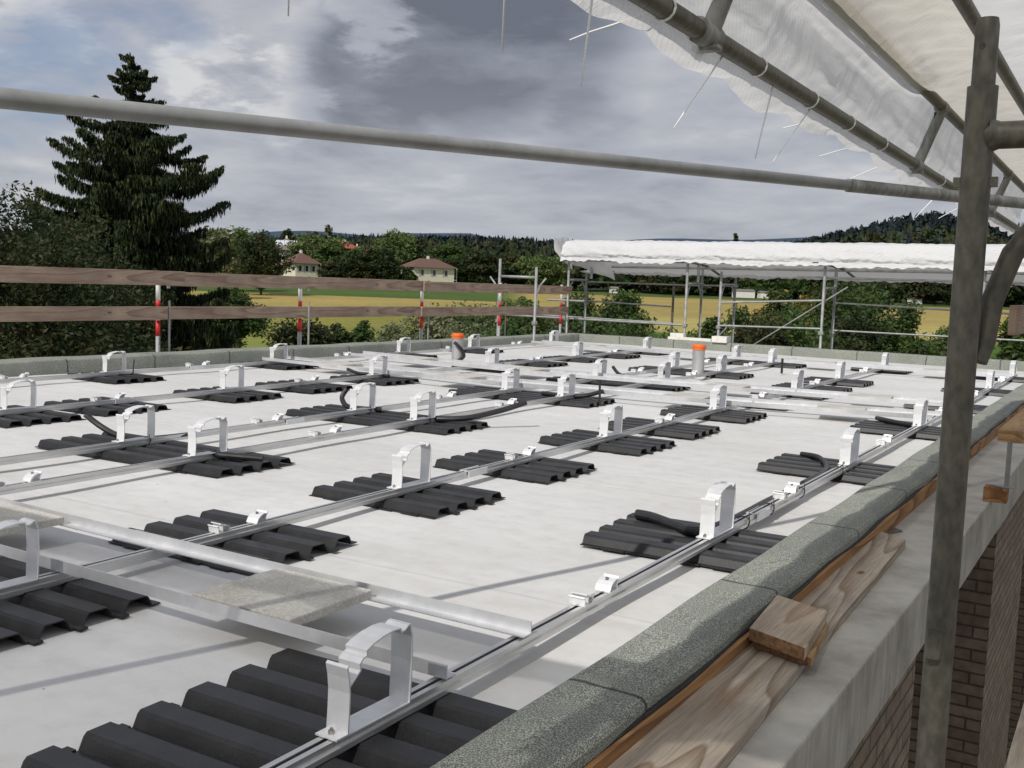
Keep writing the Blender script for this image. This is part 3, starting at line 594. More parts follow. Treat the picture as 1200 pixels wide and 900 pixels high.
def roofsec(s):
    sc=abs(math.sin((s-2.18)*math.pi/.56)); j=.5+.5*math.sin(s*2.5+.6)         # scallops between the ties
    d=.55+.2*j; k=K2(s)
    lo=(-.958-.10*d*(.72+.28*sc),1.618-.085*d*(.6+.4*sc)-.012,.6)
    return subdiv([lo,(-.972,1.585,.3),(-.985,1.628,.1),(-.945,1.70,.9),(-.93,1.80,.5),(-.90,1.836+.075*k,.2),(-.865,1.838+.076*k,.15)],5)
def roofsec2(s): k=K2(s); return subdiv([(-.865,1.8385+.076*k,.15),(-.832,1.862+.05*k,.2),(-.78,1.915,.8),(-.67,1.95,.9),(-.558,1.962,.2)],4)
def roofsec3(s): return subdiv([(-.558,1.963,.2),(-.32,2.0,1),(.1,2.03,1.2),(.65,1.96,1),(.73,1.84,1)],6)
o=sheet('canopy_sheeting',roofsec,.2,9.8,560,M['tarp'],'', 'y',.0055,3); o.name='overhead_canopy'; tag(o,'large translucent white gridded sheeting overhead at upper right on steel tubes','canopy')
link('warm_roof_panel',sheet('warm_roof_panel',roofsec2,.2,9.85,420,M['tarp_warm'],'', 'y',.006,13).data,o); bpy.data.objects.remove(bpy.data.objects['warm_roof_panel'])
link('outer_roof_panel',sheet('outer_roof_panel',roofsec3,.2,9.85,420,M['tarp'],'', 'y',.008,14).data,o); bpy.data.objects.remove(bpy.data.objects['outer_roof_panel'])
for ch,nm in zip(o.children,('warm_roof_panel','outer_roof_panel')): ch.name=nm
# far ragged end of the overhead sheeting
vv=[]
for i in range(17):
    for j in range(9):
        a=i/16;b=j/8; vv.append((-.96+a*1.65,9.84+b*.1,1.64+.36*min(1,a*3)-b*(.10+.16*abs(math.sin(a*9)))+.015*math.sin(a*21+b*4)))
link('ragged_end',mesh('ragged_end',vv,[(i*9+j,i*9+j+1,(i+1)*9+j+1,(i+1)*9+j) for i in range(16) for j in range(8)],M['tarp'],None,True),o)
# white strap ends: (y on the tube, start offset, end offset)
ST=[(2.02,(-.17,0,-.05),(-.30,0,-.13),'hanging straight down at the top centre'),]
def strap(p,m,q,label):
    r=.0028 if p[1]>1 else .0012
    a=Vector(p); o=link('strap_end',MB().tube([(0,0,0),Vector(m)-a,(Vector(m)+Vector(q))*.5-a+Vector((0,0,.002)),Vector(q)-a],[r,r,r*.8,r*.6],5).me('strap_end',M['strap'],True),None,a); tag(o,label,'cable tie','loose white strap ends under the canopy edge')
STRAPS=[
((-0.958, 2.18, 1.618), (-1.053, 2.118, 1.575), (-1.106, 2.027, 1.529), 'pointing left below the canopy edge at the top'),
((-0.958, 1.85, 1.618), (-0.96, 1.839, 1.532), (-0.945, 1.784, 1.379), 'hanging down beside the left pointing one'),
((-0.958, 2.6, 1.618), (-0.998, 2.566, 1.537), (-1.038, 2.465, 1.402), 'slanting down left of the nearest canopy bracket'),
((-0.958, 3.0, 1.618), (-0.968, 2.986, 1.546), (-0.969, 2.896, 1.375), 'hanging below the canopy edge right of the bracket'),
((-0.958, 3.42, 1.618), (-0.977, 3.404, 1.578), (-1.036, 3.271, 1.412), 'longest of the crossing pair'),
((-0.958, 3.74, 1.618), (-1.029, 3.695, 1.599), (-1.099, 3.564, 1.563), 'short one of the crossing pair'),
((-0.958, 4.35, 1.618), (-1.021, 4.31, 1.596), (-1.129, 4.141, 1.539), 'pointing left below the middle of the edge'),
((-0.958, 4.88, 1.618), (-1.01, 4.846, 1.591), (-1.133, 4.654, 1.503), 'pointing left just above the guard tube'),
((-0.958, 6.08, 1.618), (-1.028, 6.027, 1.519), (-1.067, 5.861, 1.425), 'small one hanging under the guard tube'),
((-0.958, 7.07, 1.618), (-1.008, 7.036, 1.583), (-1.107, 6.814, 1.489), 'small one left of the near pole'),
((-0.381, 0.62, 1.62), (-0.388, 0.62, 1.389), (-0.391, 0.62, 1.158), 'hanging straight down at the top centre'),
((-0.58, 0.62, 1.62), (-0.587, 0.62, 1.411), (-0.59, 0.62, 1.202), 'at the top edge left of centre')]
for p,m,q,l in STRAPS: strap(p,m,q,'thin white strap end '+l)
# long guard tube across the picture
e=empty('guard_tube',(-1.97,1.27,1.33))
P=lambda t:Vector((.93*t,2.9*t,.1*t))
mb=MB().tube([P(-.5),P(0),P(.5),P(1.03)],.0212,24); link('inner_tube',mb.me('inner_tube',M['galv_far'],True),e)
mb=MB().tube([P(1.015),P(1.6),P(2.1)],.0265,24); c=link('outer_tube',mb.me('outer_tube',M['galv'],True),e); smooth_sharp(c.data)
tag(e,'long telescopic steel guard tube crossing the whole view above the roof','scaffold tube')
# near pole
e=empty('scaffold_pole',(-.255,1.9,-6.3)); zz=6.3
def pp(nm,mb,m='galv_old'): 
    o=link(nm,mb.me(nm,M[m],True),e); smooth_sharp(o.data); return o
pp('standard_tube',MB().tube([(0,0,0),(0,0,1.352+zz)],.0242,32))
mb=MB().tube([(0,0,1.352+zz),(0,0,1.45+zz),(0,0,1.462+zz)],[.0188,.0188,.0165],28); pp('spigot',mb)
mb=MB().mat(M['slot']); mb.tube([(-.003,-.0192,1.415+zz),(-.003,-.0175,1.415+zz)],.0052,14); pp('pin_hole',mb,'slot')
pp('transom',MB().tube([(.0,0,1.272+zz),(.8,0,1.272+zz)],.0225,24)); 
pp('weld_seam',MB().tube([(.018,0,1.272+zz),(.03,0,1.272+zz)],[.028,.023],24))
pp('gusset',MB().tube([(.022,.03,.895+zz),(.030,.04,.93+zz),(.035,.045,1.0+zz),(.06,.05,1.08+zz),(.115,.05,1.16+zz),(.22,.04,1.25+zz)],[.015,.0165,.0185,.0185,.0185,.0185],20))
mb=MB(); mb.tube([(-.005,-.03,.385+zz),(-.005,-.03,.43+zz)],.0125,14); mb.tube([(-.005,-.03,.43+zz),(-.005,-.03,.431+zz)],.0085,12); pp('wedge_socket',mb)
pp('hinge_bolt',MB().box(-.034,-.022,-.008,.008,1.188+zz,1.204+zz)); pp('hinge_bolt',MB().box(.022,.034,-.008,.008,1.188+zz,1.204+zz))
tag(e,'big weathered galvanised scaffold pole in the right foreground','scaffold pole')
e=empty('scaffold_pole',(-.22,4.9,-6.3))
pp('standard_tube',MB().tube([(0,0,0),(0,0,2.0+zz)],.0242,20))
pp('board_bracket',MB().box(-.045,.01,-.01,.01,.80+zz,.86+zz).box(-.035,.0,-.006,.006,.56+zz,.6+zz))
tag(e,'second scaffold pole at the right edge of the picture','scaffold pole')
board(4.75,8.5,.86,.985,-.455,.0,'end of a reddish guard board at the right edge')
# plank, offcuts, timber on the concrete edge
def quad_prism(name,pts,z0,z1,mat,ends=None):
    n=len(pts); a=pts[0]; v=[(x-a[0],y-a[1],0) for x,y in pts]+[(x-a[0],y-a[1],z1-z0) for x,y in pts]
    f=[tuple(range(n-1,-1,-1)),tuple(range(n,2*n))]+[(i,(i+1)%n,n+(i+1)%n,n+i) for i in range(n)]
    o=link(name,mesh(name,v,f,[M[mat]]+([M[ends]] if ends else []),[0,0]+[1 if (ends and i%2==0) else 0 for i in range(n)]),None,(a[0],a[1],z0)); return o
o=quad_prism('wooden_plank',[(-.985,.6),(-.735,.6),(-.735,2.1),(-.770,3.2),(-.812,4.78),(-.990,4.92),(-.985,3.0)],-.102,-.066,'plank'); bev(o,.003,2); tag(o,'long weathered scaffold plank lying on the concrete ledge','plank')
o=quad_prism('wooden_offcut',[(-.918,2.985),(-.728,2.925),(-.772,3.285),(-.955,3.36)],-.0655,-.036,'fresh','rough_end'); bev(o,.003,2); tag(o,'orange wood offcut, lower of the two stacked on the plank','wood offcut','stacked wood offcuts')
o=quad_prism('wooden_offcut',[(-.925,2.96),(-.738,2.885),(-.775,3.27),(-.960,3.35)],-.0355,.004,'offcut','rough_end'); bev(o,.003,2); tag(o,'grey square wood offcut, upper of the two stacked on the plank','wood offcut','stacked wood offcuts')
o=quad_prism('plank_end',[(-.985,4.86),(-.885,5.1),(-.985,5.2)],-.1035,-.097,'galv_old'); o.name='metal_wedge'; tag(o,'small dark triangular metal plate beyond the plank end','metal plate')
o=link('timber_beam',MB().box(-.06,.06,0,3.0,-.03,.03).me('timber_beam',M['fresh']),None,(-.50,5.6,.34)); bev(o,.004,2); o.rotation_euler=(0,0,.0); tag(o,'squared timber beam end held above the ledge at right','timber beam')
mb=MB(); mb.box(-.012,.012,-.012,.012,0,.26); mb.box(-.05,.04,-.03,.03,0,.008); o=link('beam_prop',mb.me('beam_prop',M['galv_far']),None,(-.56,6.25,-.02)); tag(o,'thin metal prop with foot plate under the timber beam','prop')
o=link('timber_packer',MB().box(-.07,.05,-.05,.06,0,.08).me('timber_packer',M['batten']),None,(-.60,6.25,-.103)); bev(o,.003,2); tag(o,'small reddish timber packer block under the metal prop','timber block')
o=link('deck_plank',MB().box(0,.24,-1.5,2.2,-.04,0).me('deck_plank',M['plank']),None,(-.226,1.55,-.30)); tag(o,'scaffold deck plank at the bottom right corner','plank')
o=link('foam_block',MB().box(-.42,.42,-.08,.08,0,.05).me('foam_block',M['foam']),None,(-7.05,18.02,.077)); tag(o,'long white insulation block lying on the back parapet','insulation block','white insulation blocks on the back parapet')
o=link('foam_block',MB().box(-.13,.13,-.07,.07,0,.07).me('foam_block',M['foam']),None,(-7.3,18.02,.1275)); tag(o,'small white insulation block on top of the long one, left end','insulation block','white insulation blocks on the back parapet')
o=link('foam_block',MB().box(-.14,.14,-.12,.12,0,.11).me('foam_block',M['foam']),None,(-6.45,17.98,.077)); tag(o,'thick white insulation block right of the long one','insulation block','white insulation blocks on the back parapet')
# ---------------------------------------------------------------- land
rs=[0,12,20,30,45,60,80,100,130,160,200,250,300,350,450,600,900,1400,2500,6000,14000]; na=72; v=[(0,0,-6.3)];f=[]
for r_ in rs[1:]:
    for k in range(na):
        a=2*math.pi*k/na; x,y=r_*math.cos(a),r_*math.sin(a); v.append((x,y,gz(x,y)))
for k in range(na): f.append((0,1+k,1+(k+1)%na))
for i in range(len(rs)-2):
    for k in range(na): f.append((1+i*na+k,1+(i+1)*na+k,1+(i+1)*na+(k+1)%na,1+i*na+(k+1)%na))
def land():
    m,t,b=nt('fields'); c=N(t,'ShaderNodeTexCoord'); s=N(t,'ShaderNodeSeparateXYZ'); t.links.new(c.outputs['Object'],s.inputs[0])
    def lin(a,b_):
        x=N(t,'ShaderNodeMath',operation='MULTIPLY'); t.links.new(s.outputs[0],x.inputs[0]); x.inputs[1].default_value=a
        y=N(t,'ShaderNodeMath',operation='MULTIPLY_ADD'); t.links.new(s.outputs[1],y.inputs[0]); y.inputs[1].default_value=b_; t.links.new(x.outputs[0],y.inputs[2]); return y.outputs[0]
    D=lin(SY,CY); L=lin(CY,-SY)
    nz=N(t,'ShaderNodeTexNoise',Scale=.05,Detail=6,Roughness=.7); t.links.new(c.outputs['Object'],nz.inputs[0])
    dn=N(t,'ShaderNodeMath',operation='MULTIPLY_ADD'); t.links.new(nz.outputs[0],dn.inputs[0]); dn.inputs[1].default_value=8; t.links.new(D,dn.inputs[2])
    q=N(t,'ShaderNodeMath',operation='DIVIDE'); t.links.new(dn.outputs[0],q.inputs[0]); q.inputs[1].default_value=500
    g=(.075,.115,.032);y=(.34,.27,.10);yg=(.22,.235,.06);yl=(.38,.33,.12)
    def ev(col,p): return [(p,col)]
    left=ramp(t,q.outputs[0],[(.0,(.17,.155,.13)),(.07,(.17,.155,.13)),(.09,(.07,.10,.03)),(.15,(.13,.18,.04)),(.2,yg),(.30,(.22,.205,.055)),(.34,(.25,.21,.06)),(.345,y),(.455,y),(.462,g),(.7,(.07,.15,.03)),(.9,(.05,.1,.03))])
    right=ramp(t,q.outputs[0],[(.0,(.17,.155,.13)),(.07,(.17,.155,.13)),(.09,(.07,.10,.03)),(.24,(.06,.115,.022)),(.27,(.075,.13,.028)),(.285,yl),(.36,yl),(.37,y),(.60,(.34,.265,.10)),(.635,(.32,.25,.09)),(.645,g),(.9,g)])
    lm=N(t,'ShaderNodeMapRange'); t.links.new(L,lm.inputs[0]); lm.inputs[1].default_value=-4; lm.inputs[2].default_value=4
    col=mixc(t,lm.outputs[0],left,right)
    fn=N(t,'ShaderNodeTexNoise',Scale=.9,Detail=8,Roughness=.75); t.links.new(c.outputs['Object'],fn.inputs[0])
    col=mixc(t,1.0,col,ramp(t,fn.outputs[0],[(.3,(.72,.74,.7)),(.7,(1.22,1.2,1.15))]),'MULTIPLY')
    col=mixc(t,1.0,col,ramp(t,nz.outputs[0],[(.35,(.85,.87,.85)),(.65,(1.12,1.1,1.05))]),'MULTIPLY')
    t.links.new(col,b.inputs['Base Color']); b.inputs['Roughness'].default_value=.95; b.inputs['Specular IOR Level'].default_value=.1
    return m
M['land']=land(); struct(link('ground',mesh('ground',v,f,M['land'],None,True)))
M['gravel']=noisy('gravel_path',(.42,.40,.35),(.55,.52,.46),3,.95)
def strip(name,pts,w,mat,dz=.05):
    v=[];f=[]
    for i,(l,d) in enumerate(pts):
        x,y=LD(l,d-w/2);v.append((x,y,gz(x,y)+dz)); x,y=LD(l,d+w/2);v.append((x,y,gz(x,y)+dz))
    for i in range(len(pts)-1): f.append((2*i,2*i+2,2*i+3,2*i+1))
    return struct(link(name,mesh(name,v,f,mat)))
strip('field_path',[(6+k*3,104+.8*math.sin(k*.7)) for k in range(30)],2.4,M['gravel'])
strip('lower_path',[(-24+k*1.2,68-.15*k) for k in range(12)],2.0,M['gravel'])
# ---------------------------------------------------------------- hills and woods
def ridge(l_over_d):
    px=600+1215*l_over_d; P=[(-900,270),(150,268),(300,276),(420,276),(520,276),(600,279),(700,285),(830,291),(870,287),(920,284),(960,275),(1000,267),(1040,257),(1080,252),(1130,257),(1200,268),(1400,285),(2200,290)]
    for (a,b),(c,d) in zip(P,P[1:]):
        if a<=px<=c: row=b+(d-b)*(px-a)/(c-a); break
    else: row=285
    return (332+.036*(px-600)-row)/1215
def hillz(l,d):
    h=ridge(l/d)
    if d<430: return None
    top=1+h*900-12
    t=min(1,(d-430)/430); s=t*t*(3-2*t); base=gz(*LD(l,430))
    z=base+(top-base)*s
    return z
v=[];f=[];NL=80;ND=10
ds=[430+ (900-430)*i/7 for i in range(8)]+[1100,1500]
for d in ds:
    for i in range(NL+1):
        q=-1.0+2.0*i/NL; l=q*d; x,y=LD(l,d)
        z=hillz(l,min(d,900)*1.0) if d<=900 else hillz(q*900,900)-(d-900)*.08
        z=1+ridge(q)*900-12-(d-900)*.1 if d>900 else hillz(l,d)
        v.append((x,y,z))
for j in range(len(ds)-1):
    for i in range(NL):
        a=j*(NL+1)+i; f.append((a,a+1,a+NL+2,a+NL+1))
M['hill']=noisy('wooded_ground',(.012,.02,.01),(.03,.045,.018),.05,.95,kind='Object')
struct(link('hills',mesh('hills',v,f,M['hill'],None,True)))
# far blue hills
v=[];f=[]
for i in range(81):
    q=-.9+1.8*i/80; px=600+1215*q
    h=(332+.036*(px-600)-(272.5+4*math.sin(px*.011+1)+2*math.sin(px*.031)+(6 if px<440 or px>560 else 0)+.012*(px-500)))/1215
    x,y=LD(q*6000,6000); v.append((x,y,-5)); v.append((x,y,1+h*6000)); 
    x,y=LD(q*6000,7500); v.append((x,y,-5))
for i in range(80): f+= [(3*i,3*i+3,3*i+4,3*i+1),(3*i+1,3*i+4,3*i+5,3*i+2)]
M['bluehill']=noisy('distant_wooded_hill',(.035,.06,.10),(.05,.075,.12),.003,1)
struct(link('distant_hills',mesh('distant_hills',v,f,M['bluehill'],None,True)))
def wood_mass(name,trees,label,mats):
    V=[];F=[];MI=[];r=np.random.default_rng(21)
    for (x,y,z,h,w,con) in trees:
        mi=int(r.integers(0,len(mats))) if math.hypot(x,y)<760 or len(mats)<5 else len(mats)-1
        if con:
            for lv in range(3):
                zb=z+h*(.12+.27*lv); zt=z+h*(.5+.25*lv); rad=w*(1-.28*lv)*.5; o=len(V); k=7; ph=r.uniform(0,6)
                V.append((x+r.uniform(-.1,.1)*w,y,zt))
                for a in range(k):
                    q=rad*(1 if a%2 else .65)*r.uniform(.8,1.2); V.append((x+q*math.cos(ph+a*6.283/k),y+q*math.sin(ph+a*6.283/k),zb+r.uniform(-.05,.05)*h))
                for a in range(k): F.append((o,o+1+a,o+1+(a+1)%k)); MI.append(mi)
        else:
            n=60
            for _ in range(n):
                u=r.normal(size=3); u/=np.linalg.norm(u); rr=r.uniform(.55,1.05)
                c=np.array([x+u[0]*w*.5*rr,y+u[1]*w*.5*rr,z+h*.58+u[2]*h*.42*rr]); s=w*.125
                a=r.normal(size=3);a/=np.linalg.norm(a); b_=np.cross(a,r.normal(size=3)); b_/=np.linalg.norm(b_)
                mi=mi; o=len(V); V+= [tuple(c+a*s),tuple(c+b_*s),tuple(c-a*s*.8),tuple(c-b_*s*1.1)]; F.append((o,o+1,o+2,o+3)); MI.append(mi)
    o=link(name,mesh(name,V,F,mats,MI)); o['kind']='stuff'; o['label']=label; return o
tr=[]
for _ in range(5200):
    d=random.uniform(440,930)**1.0; q=random.uniform(-.62,.62)
    l=q*d; z=hillz(l,min(d,899)); x,y=LD(l,d)
    con=random.random()<(.65 if d>600 else .3)
    tr.append((x,y,z-1,random.uniform(9,13) if con else random.uniform(8,11),random.uniform(5,7.5) if con else random.uniform(9,13),con))
wood_mass('hillside_forest',tr,'dark mixed forest covering the far hills',G['dark'][:2]+[G['dark'][2],G['spruce'][1],leafm('far_conifer',(.010,.018,.019),.05)])
tr=[]
for _ in range(900):
    d=random.uniform(372,440); q=random.uniform(-.1,.62) if random.random()<.6 else random.uniform(-.62,.62)
    if q<-.05 and d<390: continue
    x,y=LD(q*d,d); tr.append((x,y,gz(x,y),random.uniform(8,13),random.uniform(8,12),False))
wood_mass('forest_edge',tr,'dark wood edge beyond the wheat fields',G['dark']+G['mid'][:1])
# ---------------------------------------------------------------- trees with leaves
def leaves(C,rad,n,size,r,flat=.0,droop=0):
    # C clump centres (m,3), rad clump radii (m,3)
    m=len(C); idx=r.integers(0,m,n); u=r.normal(size=(n,3)); u/=np.linalg.norm(u,axis=1)[:,None]
    p=C[idx]+u*rad[idx]*(r.uniform(0,1,(n,1))**.62)
    a=r.normal(size=(n,3)); a[:,2]*=(1-flat); a/=np.linalg.norm(a,axis=1)[:,None]
    b=np.cross(a,r.normal(size=(n,3))); b/=np.linalg.norm(b,axis=1)[:,None]
    if droop: a=a*.35+np.array([0,0,-1])*droop; a/=np.linalg.norm(a,axis=1)[:,None]; b=np.cross(a,r.normal(size=(n,3))); b/=np.linalg.norm(b,axis=1)[:,None]
    s=size*r.uniform(.6,1.4,(n,1))
    V=np.stack([p-a*s,p+b*s*.45,p+a*s,p-b*s*.45],1).reshape(-1,3)
    return V,idx
def fmesh(name,V,mi,mats):
    n=len(V)//4; me=bpy.data.meshes.new(name); me.vertices.add(len(V)); me.vertices.foreach_set('co',V.astype(np.float32).ravel())
    me.loops.add(4*n); me.loops.foreach_set('vertex_index',np.arange(4*n,dtype=np.int32)); me.polygons.add(n); me.polygons.foreach_set('loop_start',np.arange(0,4*n,4,dtype=np.int32))
    for m in mats: me.materials.append(m)
    me.polygons.foreach_set('material_index',mi.astype(np.int32)); me.update(calc_edges=True); return me
def tree(name,l,d,top,w,kind,label,cat='tree',n=5000,size=.15,base=None,trunk=True,clumps=60,low=.12,grp=None,seed=0,cone=0):
    r=np.random.default_rng(seed+int(abs(l*13)+d*7)); x,y=LD(l,d); zb=gz(x,y) if base is None else base; H=top-zb
    e=empty(name,(x,y,zb))
    u=r.normal(size=(clumps,3)); u/=np.linalg.norm(u,axis=1)[:,None]; k=r.uniform(.35,1,(clumps,1))**.6
    C=u*k; zz=(C[:,2]+1)/2
    prof=np.ones(clumps)
    if cone: prof=1-cone*zz
    lob=1+.25*np.sin(3*np.arctan2(C[:,1],C[:,0])+seed)+.1*r.normal(size=clumps)
    P=np.stack([C[:,0]*w/2*.88*prof*lob,C[:,1]*w/2*.88*prof*lob,H*(low+(1-low)*(zz*.93+.03))],1)
    rad=np.ones((clumps,3))*(w*.5*(.36 if clumps<300 else .24)*r.uniform(.5,1.25,(clumps,1))); rad[:,2]*=.62*min(1.6,H*(1-low)/w)
    V,idx=leaves(P,rad,n,size,r,.3)
    V[:,2]=np.clip(V[:,2],0,None)
    mi=(r.integers(0,3,clumps))[idx]; sw=r.uniform(size=len(idx))<.2; mi=np.where(sw,r.integers(0,3,len(idx)),mi)
    link('crown',fmesh('crown',V,mi,G[kind]),e)
    if trunk:
        mb=MB(); tw=max(.06,H*.018); mb.tube([(0,0,-.3),(.02*H*.1,0,H*.3),(0,.02*H*.1,H*.62),(0,0,H*.85)],[tw,tw*.8,tw*.5,tw*.12],8)
        for i in range(6):
            a=i*1.05+seed; h0=H*(low+.06+.09*i); q=P[r.integers(0,clumps)]
            mb.tube([(0,0,h0),(q[0]*.45,q[1]*.45,h0+(q[2]-h0)*.5+.05*H),(q[0]*.9,q[1]*.9,max(h0+.1,q[2]))],[tw*.45,tw*.25,tw*.06],6)
        link('trunk',mb.me('trunk',M['bark'],True),e)
    tag(e,label,cat,grp); return e
def px(p,d): return (p-600)/1215*d
def hz(p): return 332+.036*(p-600)
def zt(p,row,d): return 1+(hz(p)-row)/1215*d
# big broadleaf trees on the left
tree('broadleaf_tree',px(15,16),16,zt(15,205,16),4.2,'dark','big dark broadleaf tree at the left edge behind the guard boards',n=75000,size=.040,clumps=360,low=.05,seed=1)
tree('broadleaf_tree',px(95,19.5),19.5,zt(90,232,19.5),4.3,'dark','dark broadleaf tree between the left edge and the big spruce',n=65000,size=.044,clumps=340,low=.05,seed=2)
tree('leafy_shrub',px(110,15),15,zt(100,345,15),3.6,'dark','dense shrub below the guard boards left of the nearest red white post','shrub',n=26000,size=.048,clumps=110,low=0,trunk=False,seed=3)
tree('leafy_shrub',px(10,14),14,zt(10,352,14),3.2,'dark','dense dark shrub below the guard boards at the left edge','shrub',n=22000,size=.048,clumps=100,low=0,trunk=False,seed=4)
# spruce
def spruce():
    D=27; xx,yy=LD(px(153,D),D); zb=gz(xx,yy); top=zt(142,57,D); H=top-zb; e=empty('spruce_tree',(xx,yy,zb)); r=np.random.default_rng(5)
    mb=MB(); mb.tube([(0,0,-.3),(.03,0,H*.5),(-.12,.1,H*.8),(-.3,.15,H*.985)],[.24,.17,.09,.015],10)
    V=[];MI=[]
    # outline half-widths against height fraction
    hw=[(0,2.2),(.25,2.5),(.45,2.5),(.55,2.4),(.63,2.45),(.74,2.3),(.80,2.15),(.855,1.85),(.885,.95),(.92,.5),(.94,.6),(1,.06)]
    def W(t):
        for (a,b),(c,d) in zip(hw,hw[1:]):
            if a<=t<=c: return b+(d-b)*(t-a)/(c-a)
        return .1
    h=.12*H
    while h<.985*H:
        t=h/H; k=5+int(4*(1-t)); a0=r.uniform(0,6.28)
        for i in range(k):
            a=a0+i*6.283/k+r.normal()*.25; hh=h+r.normal()*.012*H; L=W(min(1,max(0,hh/H)))*r.uniform(.6,1.08)*(.9+.2*math.sin(2.3*a+5*t+1.0))
            if t>.93: L=W(t)*r.uniform(.6,1.2)
            cx=-.3*max(0,(t-.5)*2)*.9; cy=.15*max(0,(t-.5)*2)
            n=7; pts=[]; r0=r.uniform()
            for s in range(n):
                q=s/(n-1); pts.append(np.array([cx+math.cos(a)*L*q,cy+math.sin(a)*L*q,hh-.30*L*math.sin(q*2.2)+(.04+.18*r0)*L*q*q]))
            mb.tube([tuple(p) for p in pts],[.028*(1-.85*s/(n-1))*(1.2-t*.7) for s in range(n)],5)
            m=int(190*L+24); q=r.uniform(.12,1.03,m); 
            base=np.array([[np.interp(qq,np.linspace(0,1,n),[p[c] for p in pts]) for c in range(3)] for qq in q])
            side=r.normal(size=m)*.17*L*(1.15-q*.75); base[:,0]+=-math.sin(a)*side; base[:,1]+=math.cos(a)*side
            # hanging sprays
            for j in range(m):
                hang=r.uniform(.2,.95)*(1.2-t)*(.6+.4*(1-q[j])) if t<.9 else r.uniform(.05,.12)
                nseg=3
                for s in range(nseg):
                    p=base[j]+np.array([r.normal()*.02,r.normal()*.02,-hang*(s+.3)/nseg]); w_=.024*(1.1-s/nseg*.6)
                    u=r.normal(size=3);u[2]*=.2;u/=np.linalg.norm(u); dn=np.array([r.normal()*.15,r.normal()*.15,-1]); dn/=np.linalg.norm(dn); ln=hang/nseg*.75+.03
                    V+= [p-dn*ln,p+u*w_,p+dn*ln,p-u*w_]; MI.append(2 if r.uniform()<(.22 if q[j]>.6 else .07) else int(r.integers(0,2)))
                # outward shoots
                if r.uniform()<.6:
                    dr=np.array([math.cos(a)+r.normal()*.5,math.sin(a)+r.normal()*.5,r.normal()*.25+.12]); dr/=np.linalg.norm(dr); p=base[j]; u=np.cross(dr,[0,0,1]);u/=np.linalg.norm(u)+1e-6; s_=r.uniform(.06,.13)
                    V+= [p,p+dr*s_*.5+u*.016,p+dr*s_,p+dr*s_*.5-u*.016]; MI.append(2 if r.uniform()<.2 else int(r.integers(0,2)))
        h+=H*.0215*(1.25-.5*t)
    link('trunk',mb.me('trunk',M['bark'],True),e); link('crown',fmesh('crown',np.array(V),np.array(MI),G['spruce']),e)
    tag(e,'tall dark spruce with drooping boughs rising above the left guard boards','spruce')
spruce()
# shrubs and small trees behind the parapets
GB='shrubs beyond the back parapet'
S=[(265,66,337,62,'mid','small round tree in the meadow right of the spruce',1,.3,1),(352,44,370,82,'dark','round dark bush behind the second red white post',0,0,2),(383,46,374,50,'dark','dark bush just right of the second guard post',0,0,3),(420,46,371,34,'mid','small upright green bush between the second and third guard posts',0,0,4),
(452,44,378,50,'willow','pale scrub left of the third guard post',0,0,5),(468,40,372,40,'willow','thin pale scrub behind the third guard post',0,0,6),(520,40,358,76,'willow','grey green willow scrub right of the third guard post',0,0,7),(560,42,352,60,'willow','willow scrub just left of the fourth guard post',0,0,8),
(612,36,352,80,'mid','green bush beyond the lower guard board end',0,0,9),(640,40,362,60,'willow','pale scrub in front of the canopy end frame',0,0,10),(600,60,345,60,'light','yellow green bush behind the fourth guard post',0,0,11),(678,48,340,60,'mid','green bush right of the canopy end frame',0,0,12),
(722,50,333,52,'mid','upright bushy tree standing alone before the wheat',1,.05,13),(712,38,358,90,'mid','dark bush at the foot of the lone bushy tree',0,0,14),(745,40,366,55,'mid','dark bush left of the wheat gap',0,0,15),
(835,40,360,50,'mid','slim bush behind the close scaffold frames',0,0,16),(868,38,348,62,'mid','dark bush above the orange capped vent pipe',0,.0,17),(905,52,338,50,'gold','tall bush flecked with golden leaves right of the close frames',0,0,18),
(940,36,346,95,'mid','broad dark bush beneath the diagonal brace',0,0,19),(985,44,322,80,'mid','tall green bush behind the right frame',1,.0,20),(1025,40,338,90,'mid','broad dark bush right of the centre right frame',0,0,21),(1065,38,352,60,'mid','bush at the left of the green meadow patch',0,0,22),
(1110,46,378,60,'light','low bright green scrub left of the near pole',0,0,23),(1185,34,350,60,'mid','green bush right of the near pole',0,0,24),(1215,40,335,60,'dark','dark bush at the right edge of the picture',0,0,25),(795,44,384,60,'light','low green scrub in the wheat gap',0,0,26),(960,56,330,70,'gold','golden green bush behind the broad dark bush',0,0,27),(230,40,384,80,'dark','low dark bush under the small round tree',0,0,28),(490,48,366,60,'willow','olive scrub behind the pale scrub at the third post',0,0,29),(540,38,374,70,'willow','low grey green scrub right of the orange capped left pipe',0,0,30),(590,38,372,70,'mid','low green scrub at the foot of the tall guard frame',0,0,31),(890,34,362,80,'dark','low dark bush right of the orange capped pipe',0,0,32),(1000,33,362,90,'dark','low dark bush at the foot of the right frame',0,0,33),(690,36,372,80,'mid','low dark bush at the roof corner',0,0,34)]
for p,d,row,w,k,lab,tk,low,sd in S:
    W_=w/1215*d*1.45; tree('small_tree' if tk else 'bush',px(p,d),d,zt(p,row-3,d),W_,k,lab,'tree' if tk else 'bush',n=int(6500+W_*3200),size=.05+.0010*d,clumps=85,low=low if low else .02,trunk=bool(tk) or k=='willow',grp=GB,seed=sd,cone=.35 if sd in(4,13) else .1)
